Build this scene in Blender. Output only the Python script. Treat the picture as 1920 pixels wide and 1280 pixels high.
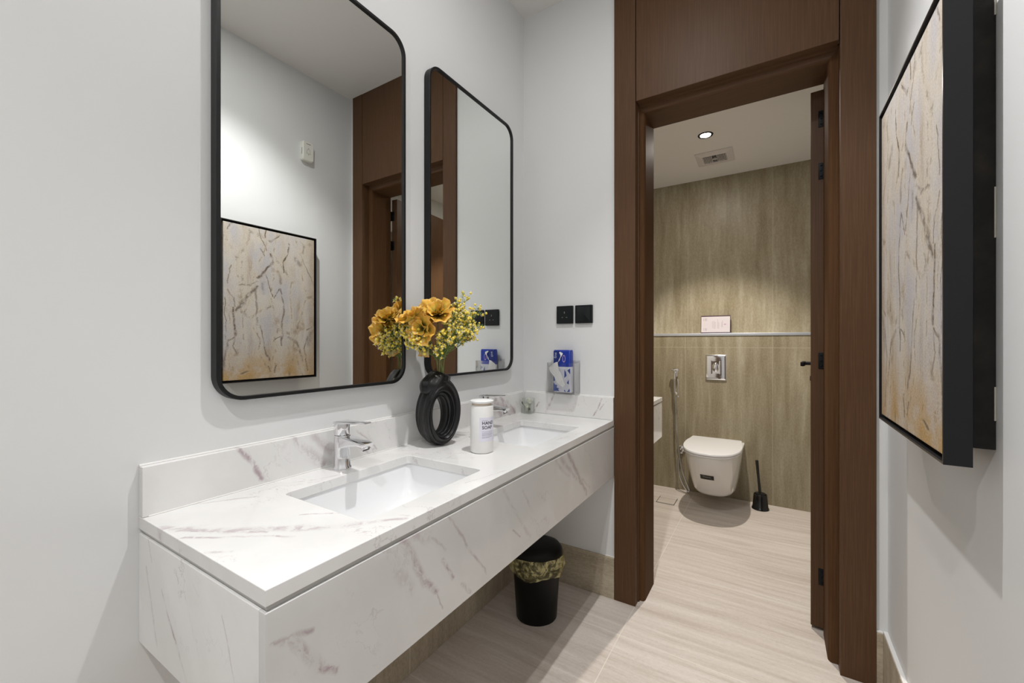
import bpy, bmesh, math, random
from mathutils import Vector, Matrix, noise as mnoise
PI = math.pi
for o in list(bpy.data.objects): bpy.data.objects.remove(o)
SC = bpy.context.scene
COL = SC.collection

# ------------------------------------------------------------------ camera, world, exposure, lights
CAM = (1.1274, -1.9194, 1.2)
cd = bpy.data.cameras.new('camera'); cd.sensor_width = 36; cd.lens = 785.383/1920*36
cd.clip_start = .02; cd.clip_end = 50; cd.shift_y = 0.0004
cam = bpy.data.objects.new('camera', cd); COL.objects.link(cam)
cam.location = CAM; cam.rotation_euler = (PI/2, 0, .5587)
SC.camera = cam
w = bpy.data.worlds.new('world'); SC.world = w; w.use_nodes = True
w.node_tree.nodes['Background'].inputs[0].default_value = (1, .97, .92, 1)
w.node_tree.nodes['Background'].inputs[1].default_value = .3
vs = SC.view_settings
vs.view_transform = 'Standard'; vs.look = 'None'; vs.gamma = 1; vs.use_curve_mapping = False
vs.exposure = 0.06
CEIL = 2.912; CEILT = 2.528
LIGHT_MAIN = (.75, -.92); LIGHT_REAR_FILL = (.92, -2.45); LIGHT_WC = (.755, 1.02)
SPOT_W = 80; GLOW = 6; WC_W = 108; WC_G = 4.5

# ------------------------------------------------------------------ mesh helpers
def finish(me, smooth):
    if smooth is not None:
        for p in me.polygons: p.use_smooth = True
        me.set_sharp_from_angle(angle=math.radians(smooth))
def mesh(name, vf, mat, parent=None, smooth=None, loc=None):
    """vf = (verts, faces) in world metres; parent is an Empty or mesh whose origin is subtracted"""
    verts, faces = vf
    org = Vector(loc) if loc is not None else (parent['_o'] if parent is not None and '_o' in parent else Vector((0, 0, 0)))
    org = Vector(org)
    me = bpy.data.meshes.new(name)
    me.from_pydata([tuple(Vector(v)-org) for v in verts], [], faces)
    bm = bmesh.new(); bm.from_mesh(me); bmesh.ops.recalc_face_normals(bm, faces=bm.faces); bm.to_mesh(me); bm.free()
    me.materials.append(mat); finish(me, smooth)
    o = bpy.data.objects.new(name, me); COL.objects.link(o)
    if parent is not None:
        o.parent = parent
        po = Vector(parent['_o']); o.location = org-po
    else: o.location = org
    o['_o'] = tuple(org)
    return o
def thing(name, label, cat, loc, group=None):
    o = bpy.data.objects.new(name, None); o.empty_display_size = .05; COL.objects.link(o)
    o.location = loc; o['_o'] = tuple(loc); o['label'] = label; o['category'] = cat
    if group: o['group'] = group
    return o
def tag(o, label, cat, group=None):
    o['label'] = label; o['category'] = cat
    if group: o['group'] = group
    return o
def struct(o): o['kind'] = 'structure'; return o
def dup(root, off, label, group=None):
    def cp(o, par):
        c = o.copy(); COL.objects.link(c); c.parent = par
        for ch in [x for x in list(SC.objects) if x.parent == o]: cp(ch, c)
        return c
    r = cp(root, None); r.location = root.location + Vector(off); r['label'] = label
    if group: r['group'] = group
    return r
def join(*parts):
    V = []; F = []
    for v, f in parts:
        n = len(V); V += [tuple(p) for p in v]; F += [tuple(i+n for i in q) for q in f]
    return V, F
def box(x0, x1, y0, y1, z0, z1, b=0, seg=2):
    bm = bmesh.new(); bmesh.ops.create_cube(bm, size=1)
    for v in bm.verts:
        v.co = Vector(((x0+x1)/2+v.co.x*(x1-x0), (y0+y1)/2+v.co.y*(y1-y0), (z0+z1)/2+v.co.z*(z1-z0)))
    if b: bmesh.ops.bevel(bm, geom=bm.edges[:], offset=b, segments=seg, affect='EDGES', profile=.5)
    bm.verts.index_update()
    r = [tuple(v.co) for v in bm.verts], [tuple(v.index for v in f.verts) for f in bm.faces]; bm.free(); return r
def loft(rings, cap0=True, cap1=True, closed=True):
    n = len(rings[0]); V = [tuple(p) for r in rings for p in r]; F = []
    for i in range(len(rings)-1):
        for j in range(n if closed else n-1):
            k = (j+1) % n
            F.append((i*n+j, i*n+k, (i+1)*n+k, (i+1)*n+j))
    if cap0: F.append(tuple(range(n))[::-1])
    if cap1: F.append(tuple((len(rings)-1)*n+j for j in range(n)))
    return V, F
def lathe(prof, c=(0, 0, 0), n=32, axis='z', cap0=True, cap1=True, sx=1, sy=1):
    rings = []
    for r, h in prof:
        ring = []
        for j in range(n):
            a = 2*PI*j/n; p, q = r*math.cos(a)*sx, r*math.sin(a)*sy
            v = {'z': (p, q, h), 'x': (h, p, q), 'y': (p, h, q)}[axis]
            ring.append((c[0]+v[0], c[1]+v[1], c[2]+v[2]))
        rings.append(ring)
    return loft(rings, cap0, cap1)
def tube(pts, rad, n=8, caps=True):
    pts = [Vector(p) for p in pts]; m = len(pts)
    if not hasattr(rad, '__len__'): rad = [rad]*m
    up = Vector((0, 0, 1)); rings = []; prev = None
    for i, p in enumerate(pts):
        t = (pts[min(i+1, m-1)]-pts[max(i-1, 0)]).normalized()
        if prev is None:
            a = t.cross(up)
            if a.length < .01: a = t.cross(Vector((1, 0, 0)))
            a.normalize()
        else:
            a = (prev - t*prev.dot(t)).normalized()
        prev = a; b = t.cross(a)
        rings.append([tuple(p+(a*math.cos(2*PI*j/n)+b*math.sin(2*PI*j/n))*rad[i]) for j in range(n)])
    return loft(rings, caps, caps)
def spline(ctrl, k=8):
    P = [Vector(p) for p in ctrl]; P = [P[0]*2-P[1]]+P+[P[-1]*2-P[-2]]; out = []
    for i in range(1, len(P)-2):
        for s in range(k):
            t = s/k; a, b, c, d = P[i-1], P[i], P[i+1], P[i+2]
            out.append(.5*((2*b)+(c-a)*t+(2*a-5*b+4*c-d)*t*t+(3*b-a-3*c+d)*t**3))
    out.append(P[-2]); return out
def rr(cx, cy, w, h, r, n=8):
    P = []
    for sx, sy, a0 in ((1, 1, 0), (-1, 1, 90), (-1, -1, 180), (1, -1, 270)):
        for i in range(n+1):
            a = math.radians(a0+90*i/n)
            P.append((cx+sx*(w/2-r)+r*math.cos(a), cy+sy*(h/2-r)+r*math.sin(a)))
    return P
def ball(c, r, sub=1, s=(1, 1, 1)):
    bm = bmesh.new(); bmesh.ops.create_icosphere(bm, subdivisions=sub, radius=r)
    R = [(c[0]+v.co.x*s[0], c[1]+v.co.y*s[1], c[2]+v.co.z*s[2]) for v in bm.verts], [tuple(v.index for v in f.verts) for f in bm.faces]
    bm.free(); return R
def curve_mesh(cv):
    o = bpy.data.objects.new('tmp', cv); COL.objects.link(o)
    dg = bpy.context.evaluated_depsgraph_get(); dg.update()
    me = bpy.data.meshes.new_from_object(o.evaluated_get(dg))
    V = [tuple(v.co) for v in me.vertices]; F = [tuple(p.vertices) for p in me.polygons]
    bpy.data.objects.remove(o); bpy.data.curves.remove(cv); bpy.data.meshes.remove(me)
    return V, F
def plate(outlines, depth, mapf, bevel=0):
    cv = bpy.data.curves.new('tmp', 'CURVE'); cv.dimensions = '2D'; cv.fill_mode = 'BOTH'
    cv.extrude = depth/2-bevel; cv.bevel_depth = bevel; cv.offset = -bevel; cv.bevel_resolution = 2
    for o in outlines:
        s = cv.splines.new('POLY'); s.points.add(len(o)-1); s.use_cyclic_u = True
        for i, (x, y) in enumerate(o): s.points[i].co = (x, y, 0, 1)
    V, F = curve_mesh(cv)
    bm = bmesh.new(); vs_ = [bm.verts.new(v) for v in V]
    for f in F:
        try: bm.faces.new([vs_[i] for i in f])
        except ValueError: pass
    bmesh.ops.remove_doubles(bm, verts=bm.verts, dist=1e-5); bm.verts.index_update()
    V = [mapf(*v.co) for v in bm.verts]; F = [tuple(v.index for v in f.verts) for f in bm.faces]; bm.free()
    return V, F
def text(s, size, mapf, extrude=.0003, align='CENTER', bold=0):
    cv = bpy.data.curves.new('tmp', 'FONT'); cv.body = s; cv.size = size; cv.extrude = extrude; cv.offset = bold
    cv.align_x = align; cv.align_y = 'CENTER'; cv.resolution_u = 3
    V, F = curve_mesh(cv)
    return [mapf(*v) for v in V], F

# ------------------------------------------------------------------ material helpers
class T:
    def __init__(s, name, rough=.5, metal=0, spec=.5):
        s.m = bpy.data.materials.new(name); s.m.use_nodes = True; s.t = s.m.node_tree; s.n = s.t.nodes
        s.b = s.n['Principled BSDF']; s.b.inputs['Roughness'].default_value = rough
        s.b.inputs['Metallic'].default_value = metal; s.b.inputs['Specular IOR Level'].default_value = spec
    def put(s, sock, v):
        if hasattr(v, 'is_output'): s.t.links.new(v, sock)
        elif v is not None: sock.default_value = v
    def node(s, k, ins, **kw):
        n = s.n.new(k)
        for a, b in kw.items(): setattr(n, a, b)
        for i, v in ins.items(): s.put(n.inputs[i], v)
        return n
    def pos(s): return s.n.new('ShaderNodeNewGeometry').outputs['Position']
    def obj(s): return s.n.new('ShaderNodeTexCoord').outputs['Object']
    def uv(s): return s.n.new('ShaderNodeTexCoord').outputs['UV']
    def math(s, op, a, b=None, c=None, clamp=False):
        d = {0: a}
        if b is not None: d[1] = b
        if c is not None: d[2] = c
        return s.node('ShaderNodeMath', d, operation=op, use_clamp=clamp).outputs[0]
    def vm(s, op, a, b=None):
        n = s.node('ShaderNodeVectorMath', {0: a} if b is None else {0: a, 1: b}, operation=op)
        return n.outputs['Value'] if op in ('DOT_PRODUCT', 'LENGTH', 'DISTANCE') else n.outputs['Vector']
    def scale(s, v, k):
        return s.node('ShaderNodeVectorMath', {'Vector': v, 'Scale': k}, operation='SCALE').outputs['Vector']
    def noise(s, v, scale=5, detail=4, rough=.5, col=False, dist=0):
        n = s.node('ShaderNodeTexNoise', {'Vector': v, 'Scale': scale, 'Detail': detail, 'Roughness': rough, 'Distortion': dist})
        return n.outputs['Color' if col else 'Fac']
    def rng(s, v, a, b, c=0, d=1, smooth=True):
        n = s.node('ShaderNodeMapRange', {0: v, 1: a, 2: b, 3: c, 4: d}, interpolation_type='SMOOTHSTEP' if smooth else 'LINEAR')
        return n.outputs[0]
    def mix(s, f, a, b, mode='MIX'):
        n = s.n.new('ShaderNodeMix'); n.data_type = 'RGBA'; n.blend_type = mode
        s.put(n.inputs[0], f); s.put(n.inputs[6], a); s.put(n.inputs[7], b); return n.outputs[2]
    def ramp(s, f, stops):
        n = s.n.new('ShaderNodeValToRGB'); s.put(n.inputs[0], f); e = n.color_ramp.elements
        while len(e) < len(stops): e.new(.5)
        for i, (p, c) in enumerate(stops): e[i].position = p; e[i].color = (*c, 1)
        return n.outputs[0]
    def sep(s, v):
        n = s.node('ShaderNodeSeparateXYZ', {0: v}); return n.outputs
    def comb(s, x, y, z): return s.node('ShaderNodeCombineXYZ', {0: x, 1: y, 2: z}).outputs[0]
    def bump(s, h, strength=.2, dist=.002):
        n = s.node('ShaderNodeBump', {'Height': h, 'Strength': strength, 'Distance': dist}); s.t.links.new(n.outputs[0], s.b.inputs['Normal'])
    def base(s, v): s.put(s.b.inputs['Base Color'], v if hasattr(v, 'is_output') else (*v, 1)); return s.m
def c4(*c): return (*c, 1)
def plain(name, col, rough=.5, metal=0, spec=.5, var=.04, sc=30):
    t = T(name, rough, metal, spec)
    n = t.noise(t.obj(), sc, 3)
    lo = tuple(max(0, x*(1-var)) for x in col); hi = tuple(min(1, x*(1+var)) for x in col)
    return t.base(t.mix(n, c4(*lo), c4(*hi)))

# paint
def paint(name, col):
    t = T(name, .42, spec=.35); p = t.pos()
    n = t.noise(p, 1.3, 2); f = t.noise(p, 220, 2)
    t.bump(f, .05, .0006)
    return t.base(t.mix(n, c4(*[x*.985 for x in col]), c4(*[min(1, x*1.015) for x in col])))
M_WALL = paint('wall_paint', (.735, .742, .742))
M_CEIL = paint('ceiling_paint', (.76, .745, .72))
M_CEILT = paint('ceiling_paint_warm', (.84, .82, .79))
M_CAULK = plain('white_caulk', (.82, .81, .79), .5)

def wood(name='walnut_laminate', axis=2, k=1.0):
    t = T(name, .46, spec=.22); x, y, z = t.sep(t.pos())[:3]
    s = [70., 70., 70.]; s[axis] = 1.2
    v = t.comb(t.math('MULTIPLY', x, s[0]), t.math('MULTIPLY', y, s[1]), t.math('MULTIPLY', z, s[2]))
    g = t.noise(v, 4.2, 4, .6); s2 = [9., 9., 9.]; s2[axis] = .5
    v2 = t.comb(t.math('MULTIPLY', x, s2[0]), t.math('MULTIPLY', y, s2[1]), t.math('MULTIPLY', z, s2[2]))
    h = t.noise(v2, 2, 3)
    c = t.ramp(g, [(.25, (.072*k, .035*k, .016*k)), (.5, (.092*k, .046*k, .0215*k)), (.75, (.124*k, .066*k, .033*k))])
    c = t.mix(t.rng(h, .3, .7, 0, .35), c, c4(.097*k, .049*k, .024*k)); t.bump(g, .12, .0004)
    return t.base(c)
M_WOOD = wood(); M_WOODX = wood('walnut_laminate_across', 0); M_WOODR = wood('walnut_laminate_leaf', 2, .92)

def travertine(name, long_axis, cols, joints, jcol, jw=.0016, rough=.35, streak=1.0, cross=22., spec=.4, grain=.3):
    """joints: list of (axis index, offset, pitch)"""
    t = T(name, rough, spec=spec); p = t.pos(); c = t.sep(p)[:3]
    sc = [cross]*3; sc[long_axis] = 1.6
    wv = t.scale(t.noise(p, 1.7, 2, .5, True), .05)
    q = t.sep(t.vm('ADD', p, wv))[:3]
    v = t.comb(*[t.math('MULTIPLY', q[i], sc[i]) for i in range(3)])
    a = t.noise(v, 1.1, 7, .68); b = t.noise(t.comb(*[t.math('MULTIPLY', q[i], sc[i]*.3) for i in range(3)]), 1.3, 3)
    f = t.math('ADD', t.math('MULTIPLY', a, .62*streak), t.math('MULTIPLY', b, 1-.62*streak))
    col = t.ramp(f, [(.30, cols[0]), (.44, cols[1]), (.56, cols[2]), (.70, cols[3])])
    gn = t.noise(t.comb(*[t.math('MULTIPLY', c[i], (130. if i != long_axis else 60.)) for i in range(3)]), 1., 4, .75)
    col = t.mix(t.rng(gn, .42, .66, 0, grain), col, c4(*cols[3]))
    col = t.mix(t.rng(gn, .56, .36, 0, grain), col, c4(*cols[0]))
    pit = t.noise(t.comb(*[t.math('MULTIPLY', c[i], (70. if i != long_axis else 28.)) for i in range(3)]), 3, 2)
    col = t.mix(t.rng(pit, .66, .74, 0, .35), col, c4(*[x*.55 for x in cols[0]]))
    for ax, off, pitch in joints:
        m = t.math('PINGPONG', t.math('SUBTRACT', c[ax], off), pitch/2)
        # distance to the nearest joint: pingpong is 0 at multiples of pitch
        col = t.mix(t.rng(m, jw*.6, jw*1.3, 1, 0), col, c4(*jcol))
    t.bump(a, .05, .0005)
    return t.base(col)
FLC = [(.45, .385, .33), (.55, .485, .43), (.64, .58, .525), (.73, .68, .625)]
M_FLOOR = travertine('floor_travertine', 0, FLC, [(0, .592, 1.2), (1, -.232, .6)], (.72, .68, .61), rough=.42, spec=.3, grain=.16, cross=34.)
SKC = [(.30, .25, .18), (.40, .34, .25), (.49, .425, .325), (.58, .52, .42)]
M_SKIRT = travertine('skirting_travertine', 0, SKC, [], (.72, .68, .61), rough=.4)
M_SKIRTV = travertine('skirting_travertine_upright', 2, SKC, [(1, -.232, .6)], (.62, .58, .50), rough=.4)
WCC = [(.185, .148, .088), (.265, .222, .140), (.345, .30, .208), (.48, .44, .34)]
M_WC = travertine('wall_travertine', 2, WCC, [(0, .520, .6), (2, 1.157, 2.6)], (.47, .42, .32), jw=.0013, rough=.4, cross=17., grain=.20)

def frame_of(p, t, e, f, g, se, sf, sg):
    return t.comb(t.math('MULTIPLY', t.vm('DOT_PRODUCT', p, e), se), t.math('MULTIPLY', t.vm('DOT_PRODUCT', p, f), sf), t.math('MULTIPLY', t.vm('DOT_PRODUCT', p, g), sg))
def strokes(t, p2, segs, base=None):
    """p2: vector whose x,y are the plane coordinates; segs (ax,ay,bx,by,width,strength) -> mask"""
    acc = base
    for ax, ay, bx, by, wd, st in segs:
        L = math.hypot(bx-ax, by-ay); D = ((bx-ax)/L, (by-ay)/L, 0)
        q = t.vm('SUBTRACT', p2, (ax, ay, 0))
        tt = t.node('ShaderNodeMath', {0: t.vm('DOT_PRODUCT', q, D), 1: 0.}, operation='MAXIMUM').outputs[0]
        tt = t.math('MINIMUM', tt, L)
        d = t.vm('LENGTH', t.vm('SUBTRACT', q, t.scale(D, tt)))
        m = t.rng(d, 0., wd, st, 0)
        acc = m if acc is None else t.math('MAXIMUM', acc, m)
    return acc
def marble(name, plane, segs, broad=(), k=1.0, amp=.035, rough=.12):
    t = T(name, rough, spec=.45); p = t.pos()
    wv = t.vm('SUBTRACT', t.noise(p, 9, 5, .6, True), (.5, .5, .5))
    pw = t.vm('ADD', p, t.scale(wv, amp)); c = t.sep(pw)[:3]
    p2 = t.comb(c[plane[0]], c[plane[1]], 0.)
    e = Vector((.55, .42, -.72)).normalized(); f = Vector((0, 0, 1)).cross(e).normalized(); g = e.cross(f)
    v = frame_of(t.vm('ADD', p, t.scale(wv, .12)), t, tuple(e), tuple(f), tuple(g), 1.1, 7., 7.)
    n = t.noise(v, 1.6, 4, .6); hair = t.rng(t.math('ABSOLUTE', t.math('SUBTRACT', n, .5)), 0, .012, 1, 0)
    msk = t.rng(t.noise(p, 4.0, 2), .5, .68, 0, .38)
    acc = t.math('MULTIPLY', hair, msk)
    brk = t.noise(v, 6, 4, .65)
    if segs:
        s = strokes(t, p2, segs); acc = t.math('MAXIMUM', acc, t.math('MULTIPLY', s, t.rng(brk, .38, .62, .12, 1.25)))
    base = t.mix(t.rng(t.noise(v, .8, 3), .35, .7), c4(.80*k, .795*k, .78*k), c4(.88*k, .875*k, .865*k))
    if broad:
        b = strokes(t, p2, broad); base = t.mix(t.math('MULTIPLY', b, t.rng(brk, .3, .6, .5, 1)), base, c4(.50, .43, .43))
    return t.base(t.mix(t.math('MINIMUM', acc, 1.), base, c4(.42, .335, .36)))
M_TOP = marble('marble_top', (0, 1), [
    (.107, -1.589, .227, -1.528, .016, .5), (.227, -1.528, .369, -1.42, .018, .55), (.369, -1.42, .433, -1.357, .015, .5), (.433, -1.357, .482, -1.302, .010, .5),
    (.150, -1.575, .300, -1.49, .008, .6), (.191, -1.584, .362, -1.47, .006, .6), (.293, -1.586, .326, -1.559, .006, .6), (.277, -1.408, .346, -1.355, .005, .5),
    (.447, -1.065, .49, -.90, .004, .5), (.017, -1.502, .088, -1.40, .006, .5), (.07, -1.30, .12, -1.18, .005, .4), (.06, -.62, .12, -.50, .004, .4), (.44, -.5, .48, -.30, .004, .4), (.05, -.15, .3, -.10, .006, .3)], k=.93)
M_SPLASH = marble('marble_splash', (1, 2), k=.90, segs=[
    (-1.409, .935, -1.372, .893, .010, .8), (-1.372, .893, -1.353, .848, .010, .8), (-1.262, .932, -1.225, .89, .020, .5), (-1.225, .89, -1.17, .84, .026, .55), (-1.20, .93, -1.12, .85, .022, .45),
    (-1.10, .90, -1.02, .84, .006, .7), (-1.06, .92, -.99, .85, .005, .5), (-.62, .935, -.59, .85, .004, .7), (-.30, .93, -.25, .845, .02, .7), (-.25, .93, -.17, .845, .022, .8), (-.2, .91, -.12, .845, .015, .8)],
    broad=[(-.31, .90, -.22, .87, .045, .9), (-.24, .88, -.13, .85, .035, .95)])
M_SPLASHB = marble('marble_splash_back', (0, 2), [
    (.105, .89, .07, .84, .006, .8), (.19, .935, .14, .845, .009, .8), (.44, .93, .40, .85, .006, .8), (.46, .92, .43, .88, .004, .6)], k=.94)
M_FRONT = marble('marble_front_shaded', (1, 2), [
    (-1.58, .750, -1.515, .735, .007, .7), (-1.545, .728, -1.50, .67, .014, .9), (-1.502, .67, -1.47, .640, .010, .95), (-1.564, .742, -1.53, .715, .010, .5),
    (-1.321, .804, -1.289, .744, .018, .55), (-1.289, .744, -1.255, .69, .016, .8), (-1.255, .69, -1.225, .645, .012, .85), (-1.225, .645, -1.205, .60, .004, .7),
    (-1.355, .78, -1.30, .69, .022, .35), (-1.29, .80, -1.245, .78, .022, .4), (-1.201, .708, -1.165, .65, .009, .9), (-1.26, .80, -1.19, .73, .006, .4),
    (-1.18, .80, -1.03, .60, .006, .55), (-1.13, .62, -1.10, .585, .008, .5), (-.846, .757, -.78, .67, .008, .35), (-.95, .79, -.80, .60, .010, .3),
    (-.58, .79, -.45, .68, .016, .45), (-.52, .79, -.344, .595, .018, .6), (-.46, .72, -.30, .60, .010, .4), (-.62, .79, -.52, .71, .010, .35), (-.90, .66, -.86, .625, .005, .6)], amp=.03, k=.80)  # same marble as the end panel, base darkened to stand in for front shade
M_SIDE = marble('marble_side', (0, 2), [
    (.12, .72, .141, .685, .004, .5), (.141, .685, .219, .60, .006, .75), (.219, .60, .24, .573, .005, .6), (.256, .771, .277, .755, .004, .7), (.04, .74, .10, .58, .006, .3), (.36, .75, .42, .62, .004, .3), (.05, .8, .07, .76, .003, .4)], amp=.02)
M_WCM = marble('marble_plain', (1, 2), [(.80, .77, .87, .70, .008, .7), (.86, .78, .90, .70, .004, .7)])
M_GROOVE = plain('groove_profile', (.50, .49, .47), .4, .1)

STROKES = [(-0.598, 1.709, -0.578, 1.668, 0.01, 0.9), (-0.578, 1.668, -0.629, 1.608, 0.01, 0.9), (-0.629, 1.608, -0.67, 1.563, 0.01, 0.9), (-0.67, 1.544, -0.722, 1.511, 0.006, 0.6), (-0.722, 1.511, -0.778, 1.505, 0.006, 0.6), (-0.674, 1.516, -0.736, 1.452, 0.014, 0.75), (-0.736, 1.452, -0.785, 1.373, 0.014, 0.75), (-0.498, 1.788, -0.5, 1.73, 0.007, 0.9), (-0.5, 1.73, -0.528, 1.68, 0.007, 0.9), (-0.528, 1.68, -0.531, 1.61, 0.007, 0.9), (-0.546, 1.836, -0.574, 1.801, 0.007, 0.8), (-0.574, 1.801, -0.606, 1.779, 0.007, 0.8), (-0.623, 1.854, -0.626, 1.798, 0.006, 0.9), (-0.667, 1.848, -0.655, 1.788, 0.005, 0.7), (-0.655, 1.788, -0.629, 1.723, 0.005, 0.7), (-0.663, 1.732, -0.633, 1.691, 0.005, 0.6), (-0.799, 1.384, -0.793, 1.231, 0.009, 1.0), (-0.84, 1.435, -0.842, 1.209, 0.004, 0.8), (-0.825, 1.481, -0.799, 1.432, 0.006, 0.6), (-0.799, 1.432, -0.792, 1.395, 0.006, 0.6), (-0.805, 1.609, -0.829, 1.517, 0.005, 0.6), (-0.802, 1.854, -0.835, 1.794, 0.005, 0.6), (-0.685, 1.519, -0.679, 1.38, 0.01, 0.55), (-0.679, 1.38, -0.667, 1.295, 0.01, 0.55), (-0.652, 1.288, -0.636, 1.21, 0.006, 0.7), (-0.636, 1.21, -0.609, 1.091, 0.006, 0.7), (-0.678, 1.241, -0.655, 1.186, 0.006, 0.6), (-0.538, 1.503, -0.528, 1.374, 0.008, 0.7), (-0.528, 1.374, -0.528, 1.259, 0.008, 0.7), (-0.528, 1.259, -0.538, 1.169, 0.008, 0.7), (-0.629, 1.589, -0.578, 1.467, 0.004, 0.8), (-0.546, 1.503, -0.574, 1.459, 0.005, 0.8), (-0.562, 1.614, -0.542, 1.535, 0.011, 0.5), (-0.418, 1.728, -0.373, 1.649, 0.005, 0.6), (-0.373, 1.649, -0.313, 1.535, 0.005, 0.6), (-0.311, 1.395, -0.336, 1.298, 0.007, 0.6), (-0.336, 1.298, -0.382, 1.271, 0.007, 0.6), (-0.496, 1.227, -0.445, 1.194, 0.012, 0.7), (-0.445, 1.194, -0.409, 1.091, 0.012, 0.7), (-0.373, 1.228, -0.401, 1.168, 0.008, 0.6), (-0.401, 1.168, -0.373, 1.021, 0.008, 0.6), (-0.327, 1.853, -0.313, 1.79, 0.006, 0.6), (-0.453, 1.696, -0.418, 1.668, 0.02, 0.5), (-0.538, 1.23, -0.578, 1.202, 0.006, 0.7), (-0.835, 1.202, -0.795, 1.22, 0.006, 0.7), (-0.829, 1.209, -0.845, 1.049, 0.009, 0.6), (-0.795, 1.217, -0.805, 1.172, 0.007, 0.6), (-0.805, 1.172, -0.778, 1.142, 0.007, 0.6), (-0.768, 1.031, -0.725, 1.034, 0.009, 0.7), (-0.617, 1.059, -0.602, 1.031, 0.008, 0.7), (-0.57, 1.073, -0.578, 1.025, 0.007, 0.7), (-0.644, 1.539, -0.636, 1.493, 0.016, 0.4), (-0.313, 1.649, -0.308, 1.562, 0.03, 0.5), (-0.327, 1.298, -0.373, 1.193, 0.03, 0.4)]
M_BLACK = plain('black_metal', (.007, .007, .0075), .42, 0, .3)
M_BLACKM = plain('matt_black', (.0085, .009, .0115), .55, 0, .3)
M_HINGE = plain('black_hinge', (.002, .0025, .004), .5, 0, .25)
M_SOCK = plain('black_plastic', (.004, .0055, .007), .4, 0, .3)
M_DARKG = plain('dark_slot', (.09, .09, .09), .5)
t = T('chrome', .06, 1); M_CHROME = t.base((.80, .80, .82))
t = T('brushed_chrome', .22, 1); M_CHROMEB = t.base((.62, .64, .67))
t = T('mirror_glass', 0.0, 1); M_MIRROR = t.base((.845, .86, .845))
def porcelain(name, col=(.86, .865, .875), r=.08):
    t = T(name, r, spec=.5); t.b.inputs['Coat Weight'].default_value = .3; t.b.inputs['Coat Roughness'].default_value = .03
    return t.base(col)
M_PORC = porcelain('porcelain'); M_PORC2 = porcelain('porcelain_toilet', (.82, .815, .79)); M_LID = porcelain('toilet_lid_plastic', (.88, .88, .89), .2)
M_WPL = plain('white_plastic', (.83, .825, .81), .35)
M_SOAPC = plain('beige_collar', (.55, .47, .38), .4)
M_LABEL = plain('lilac_label', (.74, .73, .83), .5)
M_INK = plain('black_ink', (.03, .03, .045), .6)
M_INKG = plain('grey_ink', (.33, .33, .42), .6)
M_VASE = plain('black_ceramic', (.0045, .0042, .0045), .30, 0, .42)
def glassy(name, col=(.96, 1, .98), ior=1.45, rough=0.):
    t = T(name, rough); t.b.inputs['Transmission Weight'].default_value = 1; t.b.inputs['IOR'].default_value = ior
    return t.base(col)
M_GLASS = glassy('green_tinted_glass', (.90, .96, .92)); M_ACRYL = glassy('clear_acrylic', (.985, .98, .975), 1.3)
def thin_clear(name, tint, k=.10, fr=.55):
    t = T(name); g = t.node('ShaderNodeBsdfGlossy', {'Color': (1, 1, 1, 1), 'Roughness': .03}); tr = t.node('ShaderNodeBsdfTransparent', {'Color': c4(*tint)})
    lw = t.node('ShaderNodeLayerWeight', {'Blend': .35}); f = t.math('ADD', t.math('MULTIPLY', lw.outputs['Fresnel'], fr), k*.3)
    mx = t.node('ShaderNodeMixShader', {0: f, 1: tr.outputs[0], 2: g.outputs[0]})
    t.t.links.new(mx.outputs[0], t.n['Material Output'].inputs[0]); return t.m
M_ACRYL = thin_clear('clear_acrylic', (.985, .985, .985), .04, .5); M_GLASS = thin_clear('clear_glass', (.975, .985, .975), .05, .4)
def emit(name, col, s):
    t = T(name); t.base(col); t.b.inputs['Emission Color'].default_value = (*col, 1); t.b.inputs['Emission Strength'].default_value = s; return t.m
t = T('satin_aluminium', .35, .75); M_LEDGE = t.base((.60, .63, .68))
M_LINING = wood('walnut_lining'); M_LINING.node_tree.nodes['Principled BSDF'].inputs['Roughness'].default_value = .55
M_LINING.node_tree.nodes['Principled BSDF'].inputs['Specular IOR Level'].default_value = .02
# ------------------------------------------------------------------ room shell
XR = 1.462; YR = -3.3; YB = 1.70; YU = 1.82; XW = 1.62
S = lambda n, vf, m, **k: struct(mesh(n, vf, m, **k))
S('floor', box(-.12, XW+.12, YR-.12, YU+.1, -.1, 0), M_FLOOR)
S('ceiling', box(-.12, XR+.12, YR-.12, .02, CEIL, CEIL+.1), M_CEIL)
S('ceiling', box(-.12, XW+.12, .2, YU+.1, CEILT, CEILT+.1), M_CEILT)
S('wall_left', box(-.12, 0, YR-.12, .02, 0, CEIL), M_WALL)
S('wall_right', box(XR, XR+.12, YR-.12, .02, 0, CEIL), M_WALL)
S('wall_rear', box(0, XR, YR-.12, YR, 0, CEIL), M_WALL)
S('wall_back', join(box(0, .56, 0, .2, 0, CEIL), box(1.36, XR, 0, .2, 0, CEIL), box(.56, 1.36, .02, .2, 2.30, CEIL)), M_WALL)
S('wall_toilet_left', box(-.12, 0, .2, YU+.1, 0, CEILT), M_WC)
S('wall_toilet_right', box(XW, XW+.12, .2, YU+.1, 0, CEILT), M_WALL)
S('wall_toilet_back', join(box(0, XW, YB, YU+.1, 0, 1.248), box(0, XW, YU, YU+.1, 1.248, CEILT)), M_WC)
# inside face of the partition in the toilet room
S('wall_toilet_front', join(box(0, .60, .2, .212, 0, CEILT), box(1.345, XW, .2, .212, 0, CEILT), box(.60, 1.345, .2, .212, 2.28, CEILT)), M_WALL)
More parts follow.
